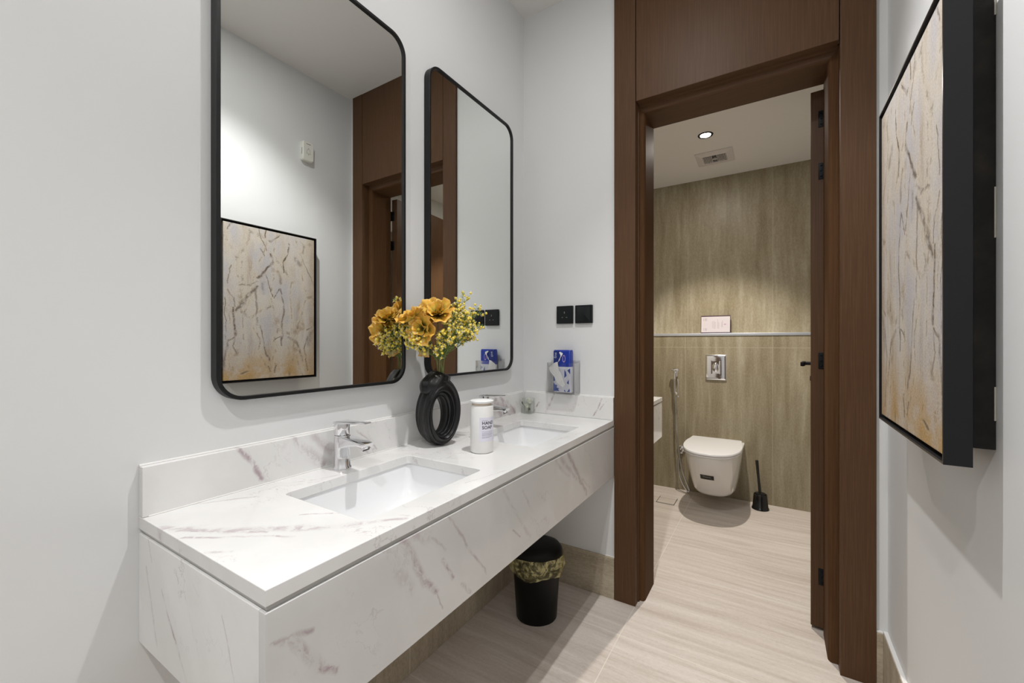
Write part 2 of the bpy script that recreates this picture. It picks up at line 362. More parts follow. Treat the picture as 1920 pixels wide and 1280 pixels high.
# skirtings with a caulk bead on top
def skirt(name, b, m, caulk):
    o = S(name, box(*b, .0015), m); mesh('caulk', box(*caulk, .001), M_CAULK, o)
skirt('baseboard_left', (.0, .013, YR, 0, 0, .190), M_SKIRTV, (.0, .011, YR, 0, .190, .195))
skirt('baseboard_back', (.013, .496, -.013, 0, 0, .190), M_SKIRT, (.013, .496, -.004, 0, .190, .1925))
skirt('baseboard_corner', (1.43, XR-.013, -.012, 0, 0, .190), M_SKIRT, (1.43, XR-.013, -.010, 0, .190, .195))
skirt('baseboard_right', (XR-.013, XR, YR, 0, 0, .190), M_SKIRTV, (XR-.012, XR, YR, 0, .190, .196))
# walnut door surround
S('trim_1', box(.497, .595, -.014, .06, 0, CEIL, .0012), M_WOOD)
S('trim_2', box(1.330, 1.430, -.014, .06, 0, CEIL, .0012), M_WOOD)
S('trim_3', box(.598, 1.327, -.013, .03, 2.290, CEIL, .0015), M_WOOD)
def lining():
    # cross-section (offset from opening, depth y); swept as a U with mitred corners; rounded front nosing
    prof = [(.036, .030), (.036, .215), (0, .215), (0, .064)]
    for i in range(7):
        a = PI/2*i/6
        prof.append((.013*(1-math.cos(a)), .064-.017*math.sin(a)*1.2))
    prof.append((.030, .0436))
    x0, x1, zt = .622, 1.300, 2.257
    rings = []
    for (sx, xx, z, up) in ((-1, x0, 0, 0), (-1, x0, zt, 1), (1, x1, zt, 1), (1, x1, 0, 0)):
        rings.append([(xx+sx*o, y, z+(o if up else 0)) for o, y in prof])
    return rings
R = lining()
S('trim_4', loft(R[0:2]), M_LINING, smooth=40)
S('trim_5', loft(R[1:3]), M_WOODX, smooth=40)
S('trim_6', loft(R[2:4]), M_LINING, smooth=40)
# shadow backing of the rebate between surround and lining
S('trim_7', join(box(.56, .60, .031, .2, 0, 2.30), box(1.328, 1.36, .061, .2, 0, 2.30), box(.60, 1.33, .0305, .2, 2.294, 2.32)), M_WOOD)
# metal-edged ledge of the boxed-out toilet wall
S('trim_8', box(0, XW, YB-.006, YU, 1.248, 1.268, .002), M_LEDGE)

# door leaf, opened into the toilet room
def door():
    ang = math.radians(-5.5); hx, hy = 1.306, .232
    def tr(vf):
        V = []
        for x, y, z in vf[0]:
            dx, dy = x, y
            V.append((hx+dx*math.cos(ang)-dy*math.sin(ang), hy+dx*math.sin(ang)+dy*math.cos(ang), z))
        return V, vf[1]
    d = S('door_1', tr(box(-.048, 0, 0, .66, .014, 2.245, .0015)), M_WOODR)
    for z in (2.124, 1.908, 1.122, .226):
        V = [box(-.022, 0, -.0028, 0, z-.034, z+.034, .001)]
        for k in range(3): V.append(lathe([(.0062, z-.034+k*.023), (.0062, z-.012+k*.023)], (.004, -.006, 0), 12))
        for k in (-1, 0, 1): V.append(ball((-.012, -.003, z+k*.022), .0032))
        mesh('hinge', tr(join(*V)), M_HINGE, d, smooth=35)
    L = [lathe([(.026, -.058), (.026, -.048)], (0, .60, 1.085), 20, 'x'), tube([(-.055, .60, 1.085), (-.095, .60, 1.085)], .010, 10)]
    L.append(box(-.108, -.090, .47, .612, 1.074, 1.096, .004))
    mesh('handle', tr(join(*L)), M_HINGE, d, smooth=35)
    mesh('lock_rosette', tr(join(lathe([(.024, -.056), (.024, -.048)], (0, .60, 1.005), 20, 'x'), box(-.072, -.055, .596, .604, .992, 1.018, .002))), M_HINGE, d, smooth=35)
door()

# ------------------------------------------------------------------ lamps
M_LENS = emit('lamp_lens', (1, .97, .92), 30); M_LENSW = emit('lamp_lens_warm', (1, .95, .88), 18)
def lamp(x, y, z, label, power, glow, col, size, blend, lens, tilt=0):
    t_ = thing('downlight', label, 'ceiling light', (x, y, z))
    mesh('trim_ring', loft([[(x+r*math.cos(2*PI*j/40), y+r*math.sin(2*PI*j/40), z+h) for j in range(40)] for r, h in ((.046, 0), (.044, -.004), (.036, -.005), (.030, 0), (.030, .0), (.046, 0))], False, False), M_BLACK, t_, smooth=50)
    mesh('lens', lathe([(.031, -.0035), (.031, -.001)], (x, y, z), 32), lens, t_)
    l = bpy.data.lights.new('spot_light', 'SPOT'); l.energy = power; l.color = col; l.spot_size = math.radians(size); l.spot_blend = blend; l.shadow_soft_size = .018
    o = bpy.data.objects.new('spot_light', l); COL.objects.link(o); o.parent = t_; o.location = (0, 0, -.03); o.rotation_euler = (0, -math.radians(tilt), 0)
    if glow:
        l = bpy.data.lights.new('glow_light', 'AREA'); l.shape = 'DISK'; l.size = .06; l.energy = glow; l.color = col
        o = bpy.data.objects.new('glow_light', l); COL.objects.link(o); o.parent = t_; o.location = (0, 0, -.01)
lamp(*LIGHT_MAIN, CEIL, 'recessed round ceiling spotlight above the floor between vanity and framed painting', SPOT_W, GLOW, (1, .988, .98), 100, .75, M_LENS, 13)
lamp(*LIGHT_REAR_FILL, CEIL, 'unseen round ceiling spotlight added as fill at the end of the room away from the toilet door', SPOT_W*.8, GLOW*1.3, (1, .988, .98), 112, .8, M_LENS, 10)  # out of view, added to lift the ambient light from behind the camera
lamp(*LIGHT_WC, CEILT, 'small round black-rimmed ceiling spotlight in the toilet room in front of the vent', WC_W, WC_G, (1, .93, .84), 96, .45, M_LENSW)

# ceiling vent
def vent():
    x0, x1, y0, y1 = .648, .888, 1.285, 1.525; z = CEILT
    v = thing('ceiling_vent', 'square white louvred vent in the toilet room ceiling behind the spotlight', 'vent', ((x0+x1)/2, (y0+y1)/2, z))
    cx, cy = (x0+x1)/2, (y0+y1)/2
    o1 = rr(cx, cy, x1-x0, y1-y0, .008, 3); a, b, h = .072, .062, .0
    rings = [[(x, y, z) for x, y in o1], [(x, y, z-.006) for x, y in rr(cx, cy, x1-x0, y1-y0, .008, 3)], [(x, y, z-.016) for x, y in rr(cx, cy, .165, .155, .006, 3)], [(x, y, z-.014) for x, y in rr(cx, cy, .150, .130, .004, 3)], [(x, y, z-.004) for x, y in rr(cx, cy, .150, .130, .004, 3)]]
    vm_ = plain('vent_plastic', (.70, .655, .645), .5)
    mesh('frame', loft(rings, False, False), vm_, v)
    mesh('backing', box(cx-.0745, cx+.0745, cy-.0645, cy+.0645, z-.005, z-.001), M_DARKG, v)
    for k in range(-8, 9):
        if abs(k) < 2: continue
        x = cx+k*.0088
        mesh('slat', box(x-.0019, x+.0019, cy-.062, cy+.062, z-.0165, z-.0075), vm_, v)
    mesh('hub', lathe([(.014, -.016), (.014, -.012), (.012, -.006)], (cx, cy, z), 20), vm_, v)
    mesh('screw', lathe([(.004, -.0175), (.004, -.0155)], (cx, cy, z), 10), M_DARKG, v)
bpy.context.view_layer.update()
vent()

# floor drain
def drain():
    q = [(.374, 1.312), (.374, 1.470), (.502, 1.462), (.502, 1.300)]
    d = thing('floor_drain', 'square tile-insert floor drain with thin dark edge beside the toilet', 'drain', (.44, 1.385, 0))
    mesh('grate', box(.376, .506, 1.318, 1.466, 0, .0012), M_DARKG, d)
    mesh('tile_insert', box(.381, .501, 1.324, 1.4655, 0, .0022), M_FLOOR, d)
drain()

# ------------------------------------------------------------------ vanity
def cabinet(x1, y0, y1, label, mf, ms, both=True):
    c = thing('vanity_cabinet', label, 'vanity', (0, (y0+y1)/2, .573))
    fy0 = y0+.018; fy1 = y1-(.018 if not both else 0)
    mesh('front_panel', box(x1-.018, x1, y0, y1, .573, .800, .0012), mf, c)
    mesh('end_panel', box(.0, x1-.0185, y0, y0+.018, .573, .800, .0012), ms, c)
    if not both: mesh('end_panel', box(.0, x1-.0185, y1-.018, y1, .573, .800, .0012), ms, c)
    mesh('bottom_panel', box(.0, x1-.0185, fy0+.0005, fy1-.0005, .575, .591), ms, c)
    mesh('groove_profile', join(box(x1-.03, x1-.005, y0+.005, y1, .8005, .8085), box(.0, x1-.03, y0+.005, y0+.03, .8005, .8085)), M_GROOVE, c)
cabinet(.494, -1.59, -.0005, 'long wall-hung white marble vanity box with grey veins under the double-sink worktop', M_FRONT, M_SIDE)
SINKS = [(-1.356, -.950), (-.648, -.238)]
def worktop():
    c = thing('countertop', 'long white marble worktop with two sink cutouts and upstand along the mirror wall', 'countertop', (0, -.795, .809))
    outer = [(0.0005, -1.59), (.494, -1.59), (.494, -.0005), (0.0005, -.0005)]
    holes = [rr((.128+.420)/2, (a+b)/2, .292, b-a, .014, 5)[::-1] for a, b in SINKS]
    mesh('slab', plate([outer]+holes, .026, lambda x, y, z: (x, y, .822+z), .0015), M_TOP, c)
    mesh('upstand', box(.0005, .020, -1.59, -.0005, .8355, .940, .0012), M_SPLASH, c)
    mesh('end_upstand', box(.0205, .494, -.020, -.0005, .8355, .940, .0012), M_SPLASHB, c)
    mesh('caulk', join(tube([(.002, -1.59, .941), (.002, -.02, .941)], .003, 6), tube([(.02, -.002, .941), (.494, -.002, .941)], .003, 6), tube([(.0205, -1.58, .8362), (.0205, -.02, .8362)], .0018, 6)), M_CAULK, c)
worktop()
def sink(y0, y1, label):
    cy = (y0+y1)/2; cx = .274; W0, H0 = .300, (y1-y0)+.010
    s_ = thing('sink', label, 'sink', (cx, cy, .66), 'undermount sinks in the marble worktop')
    prof = [(1.0, 0, .012), (.99, -.015, .018), (.975, -.04, .025), (.95, -.07, .034), (.90, -.095, .05), (.80, -.114, .065), (.62, -.126, .07), (.35, -.132, .045), (.12, -.134, .016)]
    rings = []
    def ring(f, z, r, g=0): return [(x, y, .8088+z) for x, y in rr(cx, cy, W0*f+g, H0*(1-(1-f)*.8)+g, min(r, W0*f/2.1), 8)]
    outer = [ring(f, z-.008, r+.006, .012) for f, z, r in prof][::-1]
    rings = outer + [ring(1, 0, .014, .026)] + [ring(f, z, r) for f, z, r in prof]
    mesh('basin', loft(rings, True, True), M_PORC, s_, smooth=50)
    mesh('drain', lathe([(.022, -.1325), (.021, -.1305), (.014, -.130), (.012, -.128), (.001, -.127)], (cx, cy, .8088), 24), M_CHROME, s_, smooth=40)
sink(*SINKS[0], 'white undermount rectangular sink at the near end, left of the soap bottle')
sink(*SINKS[1], 'white undermount rectangular sink at the far end, behind the soap bottle')
def faucet():
    x, y, z = .066, -1.150, .8353
    f = thing('faucet', 'chrome single-lever basin tap at the near sink', 'faucet', (x, y, z), 'chrome taps behind the sinks')
    rings = []
    for h, r, dx in ((0, .0255, 0), (.004, .0255, 0), (.008, .0225, 0), (.04, .0215, 0), (.066, .0225, 0), (.092, .0235, 0), (.096, .0225, 0)):
        rings.append([(x+dx+r*math.cos(2*PI*j/32), y+r*math.sin(2*PI*j/32), z+h) for j in range(32)])
    body = mesh('body', loft(rings), M_CHROME, f, smooth=40)
    sp = []
    for t_, h0, h1, w_ in ((0, .055, .094, .040), (.02, .062, .094, .041), (.05, .070, .0925, .040), (.085, .074, .0895, .037), (.108, .072, .0875, .034), (.116, .077, .0855, .030)):
        sp.append([(x+t_, y+a, z+(h0+h1)/2+b) for a, b in rr(0, 0, w_, h1-h0, min(.006, (h1-h0)/2.2), 4)])
    mesh('spout', loft(sp), M_CHROME, f, smooth=50)
    mesh('aerator', join(tube([(x+.098, y, z+.078), (x+.104, y, z+.066)], .0125, 20)), M_CHROME, f, smooth=40); mesh('aerator_screen', tube([(x+.1041, y, z+.0658), (x+.1046, y, z+.0648)], .0095, 20), M_BLACK, f, smooth=40)
    hd = [[(x-.002+r*math.cos(2*PI*j/32), y+r*math.sin(2*PI*j/32), z+h) for j in range(32)] for h, r in ((.0965, .0205), (.100, .0215), (.124, .0220), (.131, .0215), (.134, .017))]
    hn = mesh('lever_hub', loft(hd), M_CHROME, f, smooth=40)
    lv = []
    for t_, zz, th, w_ in ((-.020, .128, .012, .034), (0, .1315, .012, .040), (.03, .1345, .007, .036), (.07, .1375, .005, .030), (.105, .1400, .004, .026), (.112, .1405, .003, .022)):
        lv.append([(x+t_, y+a, z+zz+b) for a, b in rr(0, 0, w_, th, th/2.3, 4)])
    mesh('lever', loft(lv), M_CHROME, f, smooth=50)
    mesh('rod', tube([(x-.028, y+.004, z), (x-.028, y+.004, z+.03)], .0025, 8), M_CHROME, f) if False else None
    return f
F0 = faucet()
bpy.context.view_layer.update()
dup(F0, (0, .708, 0), 'chrome single-lever basin tap at the far sink, half hidden by the soap bottle')

# ------------------------------------------------------------------ mirrors
def mirror(y0, y1, z0, z1, label):
    m = thing('wall_mirror', label, 'mirror', (0, (y0+y1)/2, z0), 'black-framed mirrors on the left wall')
    cy, cz = (y0+y1)/2, (z0+z1)/2; W_, H_ = y1-y0, z1-z0
    def R_(g, x, r): return [(x, a, b) for a, b in rr(cy, cz, W_-2*g, H_-2*g, r, 10)]
    rings = [R_(0, .001, .062), R_(0, .0275, .062), R_(.0012, .0285, .061), R_(.0085, .0285, .054), R_(.0095, .0275, .053), R_(.0095, .019, .053)]
    mesh('frame', loft(rings, False, False), M_BLACK, m, smooth=35)
    V, F = loft([R_(.0095, .004, .053), R_(.0095, .022, .053)])
    mesh('glass', (V, F), M_MIRROR, m)
mirror(-1.458, -.866, 1.058, 2.262, 'tall black-framed rounded mirror at the near end, reflecting the painting')
mirror(-.747, -.149, 1.062, 2.262, 'tall black-framed rounded mirror nearest the corner, behind the flowers')

# ------------------------------------------------------------------ painting on the right wall
PX = 1.387; PY0, PY1, PZ0, PZ1 = -.863, -.317, .978, 1.856
def canvas_mat():
    t = T('abstract_canvas', .6, spec=.3); p = t.pos(); c = t.sep(p)[:3]
    wv = t.vm('SUBTRACT', t.noise(p, 7, 6, .62, True), (.5, .5, .5)); pw = t.vm('ADD', p, t.scale(wv, .07)); q = t.sep(pw)[:3]
    p2 = t.comb(q[1], q[2], 0.)
    sv = t.comb(0., t.math('MULTIPLY', q[1], 9.), t.math('MULTIPLY', q[2], 1.5))
    a = t.noise(sv, 1.6, 7, .68); b = t.noise(t.comb(0., t.math('MULTIPLY', c[1], 3.2), t.math('MULTIPLY', c[2], 1.7)), 1.3, 4, .6); gr = t.noise(p, 210, 4, .75); blot = t.noise(p, 6, 6, .7); brk = t.noise(p, 26, 6, .75)
    vs2 = t.comb(0., t.math('MULTIPLY', q[1], 8.5), t.math('MULTIPLY', q[2], 3.0))
    vo = t.n.new('ShaderNodeTexVoronoi'); vo.feature = 'DISTANCE_TO_EDGE'; t.put(vo.inputs['Vector'], vs2); vo.inputs['Scale'].default_value = 1.
    edge = t.rng(vo.outputs['Distance'], 0, .055, 1, 0)
    edgew = t.rng(vo.outputs['Distance'], 0, .22, 1, 0)
    emask = t.rng(brk, .46, .62, 0, 1)
    col = t.ramp(a, [(.30, (.30, .225, .155)), (.43, (.50, .435, .365)), (.55, (.58, .535, .485)), (.70, (.46, .445, .45))])
    col = t.mix(t.rng(b, .46, .56, 0, .85), col, c4(.455, .44, .465))
    col = t.mix(t.math('MULTIPLY', edgew, t.rng(brk, .35, .6, .2, .8)), col, c4(.60, .53, .43))
    col = t.mix(t.rng(blot, .54, .70, 0, .75), col, c4(.26, .165, .09))
    foot = t.math('MULTIPLY', t.rng(c[2], 1.0, 1.20, 1, 0), t.rng(blot, .3, .6, .1, 1.1))
    col = t.mix(foot, col, c4(.46, .28, .09))
    col = t.mix(t.rng(t.math('ABSOLUTE', t.math('SUBTRACT', c[1], -.34)), 0, .06, .55, 0), col, c4(.33, .23, .13))
    m = strokes(t, p2, STROKES)
    m = t.math('MULTIPLY', m, t.rng(brk, .33, .58, .1, 1.15))
    halo = strokes(t, p2, [(a_, b_, c_, d_, w_*3.2, s_*.6) for a_, b_, c_, d_, w_, s_ in STROKES[::2]])
    col = t.mix(t.math('MULTIPLY', halo, t.rng(brk, .35, .6, .2, 1)), col, c4(.58, .48, .35))
    m = t.math('MAXIMUM', m, t.math('MULTIPLY', t.math('MULTIPLY', edge, emask), .5))
    col = t.mix(t.math('MINIMUM', m, 1.), col, c4(.055, .028, .014))
    col = t.mix(t.rng(gr, .40, .70, 0, .30), col, c4(.66, .63, .60)); col = t.mix(t.rng(gr, .58, .34, 0, .25), col, c4(.25, .19, .13))
    t.bump(t.math('ADD', t.math('MULTIPLY', gr, .3), t.math('SUBTRACT', a, m)), .35, .004)
    return t.base(col)
M_CANVAS = canvas_mat()
M_FACE = plain('bronze_edge', (.035, .028, .022), .28, .3)
M_VELVET = T('dark_backing_board', .9); M_VELVET = M_VELVET.base(M_VELVET.ramp(M_VELVET.noise(M_VELVET.obj(), 16, 4, .6), [(.45, (.004, .0035, .003)), (.75, (.018, .014, .009))]))
M_TAPE = plain('paper_tape', (.42, .40, .34), .8)
def painting():
    p = thing('framed_painting', 'abstract cream and grey crackled painting in deep black frame on the right wall', 'painting', (XR, (PY0+PY1)/2, PZ0))
    xb = 1.425
    def R_(g, x): return [(x, PY0+g, PZ0+g), (x, PY1-g, PZ0+g), (x, PY1-g, PZ1-g), (x, PY0+g, PZ1-g)]
    fr = mesh('frame', loft([R_(0, PX+.0004), R_(0, xb), R_(.014, xb), R_(.014, PX+.02), R_(.0045, PX+.02), R_(.0045, PX+.0004)], False, False), M_BLACKM, p)
    mesh('face_edge', loft([R_(0, PX+.0004), R_(.0003, PX), R_(.0043, PX), R_(.0045, PX+.0006)], False, False), M_FACE, fr)
    cv = mesh('canvas', box(PX+.004, xb-.006, PY0+.014, PY1-.014, PZ0+.014, PZ1-.014, .002), M_CANVAS, p)
    mesh('backing_board', box(xb-.004, XR-.0005, PY0+.028, PY1-.028, PZ0+.030, PZ1-.030, .001), M_VELVET, p)
    for z0, z1 in ((1.78, 1.84), (1.385, 1.475), (1.06, 1.12)):
        mesh('tape_strip', box(XR-.003, XR-.0006, PY0+.0266, PY0+.0279, z0, z1), M_TAPE, p)
painting()

# wall-mounted call unit (seen in the mirror)
def call_unit():
    y0, y1, z0, z1 = -.382, -.308, 2.352, 2.472; x = 1.428
    d = thing('bell_unit', 'small white rounded door chime box high on the right wall, seen in the mirror', 'doorbell', (XR, (y0+y1)/2, z0))
    ring = lambda g, xx, r: [(xx, a, b) for a, b in rr((y0+y1)/2, (z0+z1)/2, y1-y0-2*g, z1-z0-2*g, r, 5)]
    mesh('housing', loft([ring(0, XR-.0003, .012), ring(0, x+.004, .012), ring(.004, x, .009)]), plain('ivory_plastic', (.78, .78, .72), .4), d, smooth=35)
    mesh('side_slot', box(x+.010, x+.014, y0-.0006, y0+.0004, z0+.035, z0+.075), M_INK, d)
    mesh('top_slot', box(x-.0006, x+.0004, y0+.022, y0+.052, z1-.017, z1-.014), M_INK, d)
    cy, cz = (y0+y1)/2, z0+.055
    bell = [(-.016, -.012), (.016, -.012), (.013, -.004), (.011, .010), (.006, .017), (0, .019), (-.006, .017), (-.011, .010), (-.013, -.004)]
    V, F = loft([[(x-.0006, cy+a, cz+b) for a, b in bell], [(x-.0006, cy+a*.8, cz+b*.8+.0008) for a, b in bell]], False, False)
    V2, F2 = lathe([(.0035, -.0008), (.0035, .0004)], (x, cy, cz-.017), 10, 'x')
    mesh('bell_icon', join((V, F), (V2, F2), lathe([(.0028, -.0008), (.0028, .0004)], (x, cy, cz+.022), 10, 'x')), plain('grey_print', (.42, .41, .38), .6), d)
call_unit()

# ------------------------------------------------------------------ sockets on the back wall
def sockets():
    z0, z1 = 1.291, 1.379; x0, x1 = .199, .287
    a = thing('wall_socket', 'black square power socket with three pin holes, left of the pair', 'socket', ((x0+x1)/2, 0, z0))
    ring = lambda x0, x1, g, y, r: [(p, y, q) for p, q in rr((x0+x1)/2, (z0+z1)/2, x1-x0-2*g, z1-z0-2*g, r, 4)]
    mesh('face_plate', loft([ring(x0, x1, 0, -.0003, .003), ring(x0, x1, 0, -.011, .003), ring(x0, x1, .0015, -.0125, .002)]), M_SOCK, a, smooth=35)
    cx = (x0+x1)/2
    mesh('pin_holes', join(box(cx-.002, cx+.002, -.0131, -.0122, 1.341, 1.351), box(cx-.015, cx-.008, -.0131, -.0122, 1.320, 1.3235), box(cx+.008, cx+.015, -.0131, -.0122, 1.320, 1.3235)), plain('socket_shutter', (.20, .20, .21), .3), a)
    x0, x1 = .300, .388
    b = thing('wall_switch', 'black square blank switch plate, right of the pair beside the door casing', 'switch', ((x0+x1)/2, 0, z0))
    mesh('face_plate', loft([ring(x0, x1, 0, -.0003, .003), ring(x0, x1, 0, -.011, .003), ring(x0, x1, .0015, -.0125, .002)]), M_SOCK, b, smooth=35)
    mesh('rocker', loft([ring(x0, x1, .009, -.0124, .002), ring(x0, x1, .009, -.0140, .002), ring(x0, x1, .010, -.0146, .0015)]), M_SOCK, b, smooth=35)
sockets()

# ------------------------------------------------------------------ acrylic holder with tissue pack
M_TBLUE = plain('blue_film', (.010, .035, .33), .3); M_TDB = plain('dark_blue_film', (.008, .02, .16), .3); M_TW = plain('white_film', (.70, .71, .78), .35)
M_TISS = plain('tissue_paper', (.84, .84, .83), .8)
def holder():
    x0, x1, z0, z1 = .165, .322, .950, 1.097; yf, yb = -.062, -.002
    h = thing('tissue_holder', 'clear acrylic pocket holder on the back wall above the marble upstand', 'holder', ((x0+x1)/2, 0, z0))
    def U(g, z): 
        P = [(x0+g, yb), (x0+g, yf+.012), (x0+.003+g, yf+.004+g*.3), (x0+.012, yf+g), (x1-.012, yf+g), (x1-.003-g, yf+.004+g*.3), (x1-g, yf+.012), (x1-g, yb)]
        return P
    o, i = U(0, 0), U(.0025, 0)
    loop = o+i[::-1]
    mesh('pocket', loft([[(x, y, z) for x, y in loop] for z in (z0, z1)]), M_ACRYL, h, smooth=30)
    mesh('back_plate', box(x0, x1, -.0024, -.0004, z0, z1+.012, .0005), M_ACRYL, h)
    mesh('base_plate', box(x0+.003, x1-.003, yf+.003, yb-.001, z0, z0+.0025), M_ACRYL, h)
    # tissue pack
    a0, a1, b0, b1 = .200, .292, .9535, 1.160; y0, y1 = -.050, -.012
    p = thing('tissue_pack', 'blue and white soft pack of tissues standing in the acrylic holder', 'tissues', ((a0+a1)/2, (y0+y1)/2, b0))
    zm = b1-.082
    def rg(z, d=1.): return [(x, y, z) for x, y in rr((a0+a1)/2, (y0+y1)/2, a1-a0, (y1-y0)*d, .008*d, 4)]
    mesh('lower_wrap', loft([rg(b0, .85), rg(b0+.006), rg(zm, 1)]), M_TW, p, smooth=40)
    mesh('upper_wrap', loft([rg(zm+.0001), rg(b1-.008), rg(b1, .6)]), M_TBLUE, p, smooth=40)
    yy = y0-.0008
    def poly(pts, m, n, y=yy): 
        mesh(n, loft([[(a, y, b) for a, b in pts], [(a, y0+.0006, b) for a, b in pts]]), m, p)
    poly([(a0+.002, zm+.002), (a0+.030, zm+.002), (a0+.036, b1-.004), (a0+.002, b1-.004)], M_TDB, 'dark_band')
    # white cloud edge and blue splashes on the lower part
    for i, q in enumerate([[(a0+.001, b0+.004), (a0+.034, b0+.006), (a0+.026, b0+.014), (a0+.034, b0+.018), (a0+.018, b0+.022), (a0+.022, b0+.034), (a0+.010, b0+.036), (a0+.001, b0+.046)],
              [(a0+.001, b0+.052), (a0+.010, b0+.056), (a0+.006, b0+.074), (a0+.001, b0+.082)],
              [(a0+.060, b0+.070), (a0+.072, b0+.082), (a0+.068, b0+.100), (a0+.061, b0+.112)], [(a0+.074, b0+.046), (a0+.084, b0+.040), (a0+.083, b0+.064)],
              [(a0+.076, b0+.108), (a0+.091, b0+.090), (a0+.091, b0+.118)], [(a0+.058, b0+.006), (a0+.068, b0+.002), (a0+.062, b0+.014)], [(a0+.074, b0+.003), (a0+.089, b0+.005), (a0+.087, b0+.020), (a0+.080, b0+.010)]]):
        poly(q, plain('blue_print', (.03, .07, .30), .35) if i == 0 else bpy.data.materials['blue_print'], 'print_patch')
    # oval emblem and rotated lettering
    ov = [(a0+.058+.008*math.cos(k*PI/8), zm+.040+.018*math.sin(k*PI/8)) for k in range(16)]
    V, F = loft([[(a, yy-.0002, b) for a, b in ov], [((a-a0-.058)*.72+a0+.058, yy-.0002, (b-zm-.040)*.80+zm+.040) for a, b in ov]], False, False)
    mesh('emblem', (V, F), plain('pink_print', (.55, .38, .52), .4), p)
    mesh('lettering', text('fine', .020, lambda x, y, z: (a0+.013-y, yy-.0006-z, b1-.026+x), .0002), plain('pale_print', (.50, .55, .70), .4), p)
    # pulled-out sheet
    tis = thing('tissue_sheet', 'white tissue pulled out of the pack and folded over its left side', 'tissue', (a0+.01, y0, b1-.09))
    path = [(a0+.036, -.0535, 1.150), (a0+.049, -.0575, 1.138), (a0+.038, -.0560, 1.118), (a0+.028, -.0555, 1.100), (a0-.012, -.0585, 1.082), (a0-.008, -.0575, 1.066), (a0+.020, -.0555, 1.045), (a0+.035, -.0545, 1.015), (a0+.060, -.0535, .985)]
    wd = [.004, .010, .008, .006, .006, .014, .024, .028, .012]
    rings = []
    P = spline(path, 5)
    for i, q in enumerate(P):
        f = i/5; k = min(int(f), len(wd)-2); w_ = wd[k]+(wd[k+1]-wd[k])*(f-k)
        n_ = 10; r_ = []
        for j in range(n_): 
            u = j/(n_-1)-.5; r_.append((q.x+u*w_*1.2, q.y-.0012*math.sin(j*2.2+i*.5), q.z+u*w_*1.1))
        rings.append(r_+[(a, b+.0006, c) for a, b, c in r_[::-1]])
    mesh('sheet', loft(rings), M_TISS, tis, smooth=60)
    mesh('folded_flap', loft([[(a0-.010, -.0582, 1.083), (a0-.006, -.0572, 1.068), (a0-.0055, -.0565, 1.0685)], [(a0+.012, -.0568, 1.098), (a0+.022, -.0562, 1.050), (a0+.022, -.0556, 1.051)], [(a0+.026, -.0558, 1.102), (a0+.034, -.0548, 1.058), (a0+.034, -.0542, 1.059)]]), M_TISS, tis)
holder()
# ------------------------------------------------------------------ soap bottle
def soap():
    x, y, z = .300, -.786, .8355
    s_ = thing('soap_bottle', 'white cylindrical hand soap bottle with lilac label between the sinks', 'soap bottle', (x, y, z))
    r = .0385
    mesh('bottle', lathe([(r-.004, 0), (r-.001, .0015), (r, .005), (r, .150), (r-.0015, .1535), (r-.006, .155)], (x, y, z), 48), plain('bottle_plastic', (.80, .795, .78), .4), s_, smooth=40)
    mesh('collar', lathe([(r-.007, .1535), (r-.0045, .163)], (x, y, z), 40), M_SOAPC, s_, smooth=40)
    mesh('cap', lathe([(r-.004, .1625), (r+.0005, .1675), (r+.0005, .1695), (r-.003, .171), (.001, .1715)], (x, y, z), 48), plain('cap_plastic', (.88, .88, .88), .35), s_, smooth=40)
    # label wraps the side that faces the camera's right
    a0 = math.radians(-18)   # direction of label centre
    def onc(u, v, d): 
        a = a0+u/r; R_ = r+.0004+d
        return (x+R_*math.cos(a), y+R_*math.sin(a), z+v)
    n = 20; h0, h1 = .040, .118; hw = .0315
    V = []; 
    for i in range(n+1):
        u = -hw+2*hw*i/n; V += [onc(u, h0, 0), onc(u, h1, 0)]
    F = [(2*i, 2*i+2, 2*i+3, 2*i+1) for i in range(n)]
    lb = mesh('label', (V, F), M_LABEL, s_)
    mesh('lettering', join(text('HAND', .0135, lambda a, b, c: onc(a, .098+b, .0003+c), .0001, 'LEFT', .0004) if False else text('HAND', .0148, lambda a, b, c: onc(a-.0235, .0995+b, .0003), .0001, 'LEFT', .00022),
         text('SOAP', .0148, lambda a, b, c: onc(a-.0235, .0850+b, .0003), .0001, 'LEFT', .00022)), M_INK, lb)
    def bar(u0, u1, v): 
        k = 6; V = [onc(u0+(u1-u0)*i/k, v+s*.0005, .0003) for i in range(k+1) for s in (-1, 1)]
        return V, [(2*i, 2*i+2, 2*i+3, 2*i+1) for i in range(k)]
    mesh('small_print', join(*[bar(-.0235, b-.004, v) for v, b in ((.072, .020), (.067, .018), (.0635, .020), (.060, .016), (.0555, .019), (.052, .008), (.108, .000))]), M_INKG, lb)
soap()

# ------------------------------------------------------------------ glass cup with white flower
def petal_surf(root, out, up, L, W, cup, ruf, ph, nu=9, nv=7, curl=0., thick=0):
    """fan-shaped ruffled petal; out: radial dir, up: normal"""
    out = Vector(out).normalized(); up = Vector(up); up = (up-out*up.dot(out)).normalized(); lat = out.cross(up)
    V = []; UV = []; F = []
    for i in range(nv+1):
        v = i/nv
        for j in range(nu+1):
            u = 2*j/nu-1; ang = u*W; rad = L*v*(1-.14*u*u+.035*math.sin(u*11+ph)*v)
            h = cup*L*v*v + ruf*L*(v**1.5)*(math.sin(u*7.5+ph)+.45*math.sin(u*17+ph*2))*.5 - curl*L*max(0, v-.65)**1.3*2.2 + .10*L*u*u*v
            p = Vector(root)+out*(rad*math.cos(ang))+lat*(rad*math.sin(ang))+up*h
            V.append(tuple(p)); UV.append((j/nu, v))
    for i in range(nv):
        for j in range(nu):
            a = i*(nu+1)+j; F.append((a, a+1, a+nu+2, a+nu+1))
    return V, F, UV
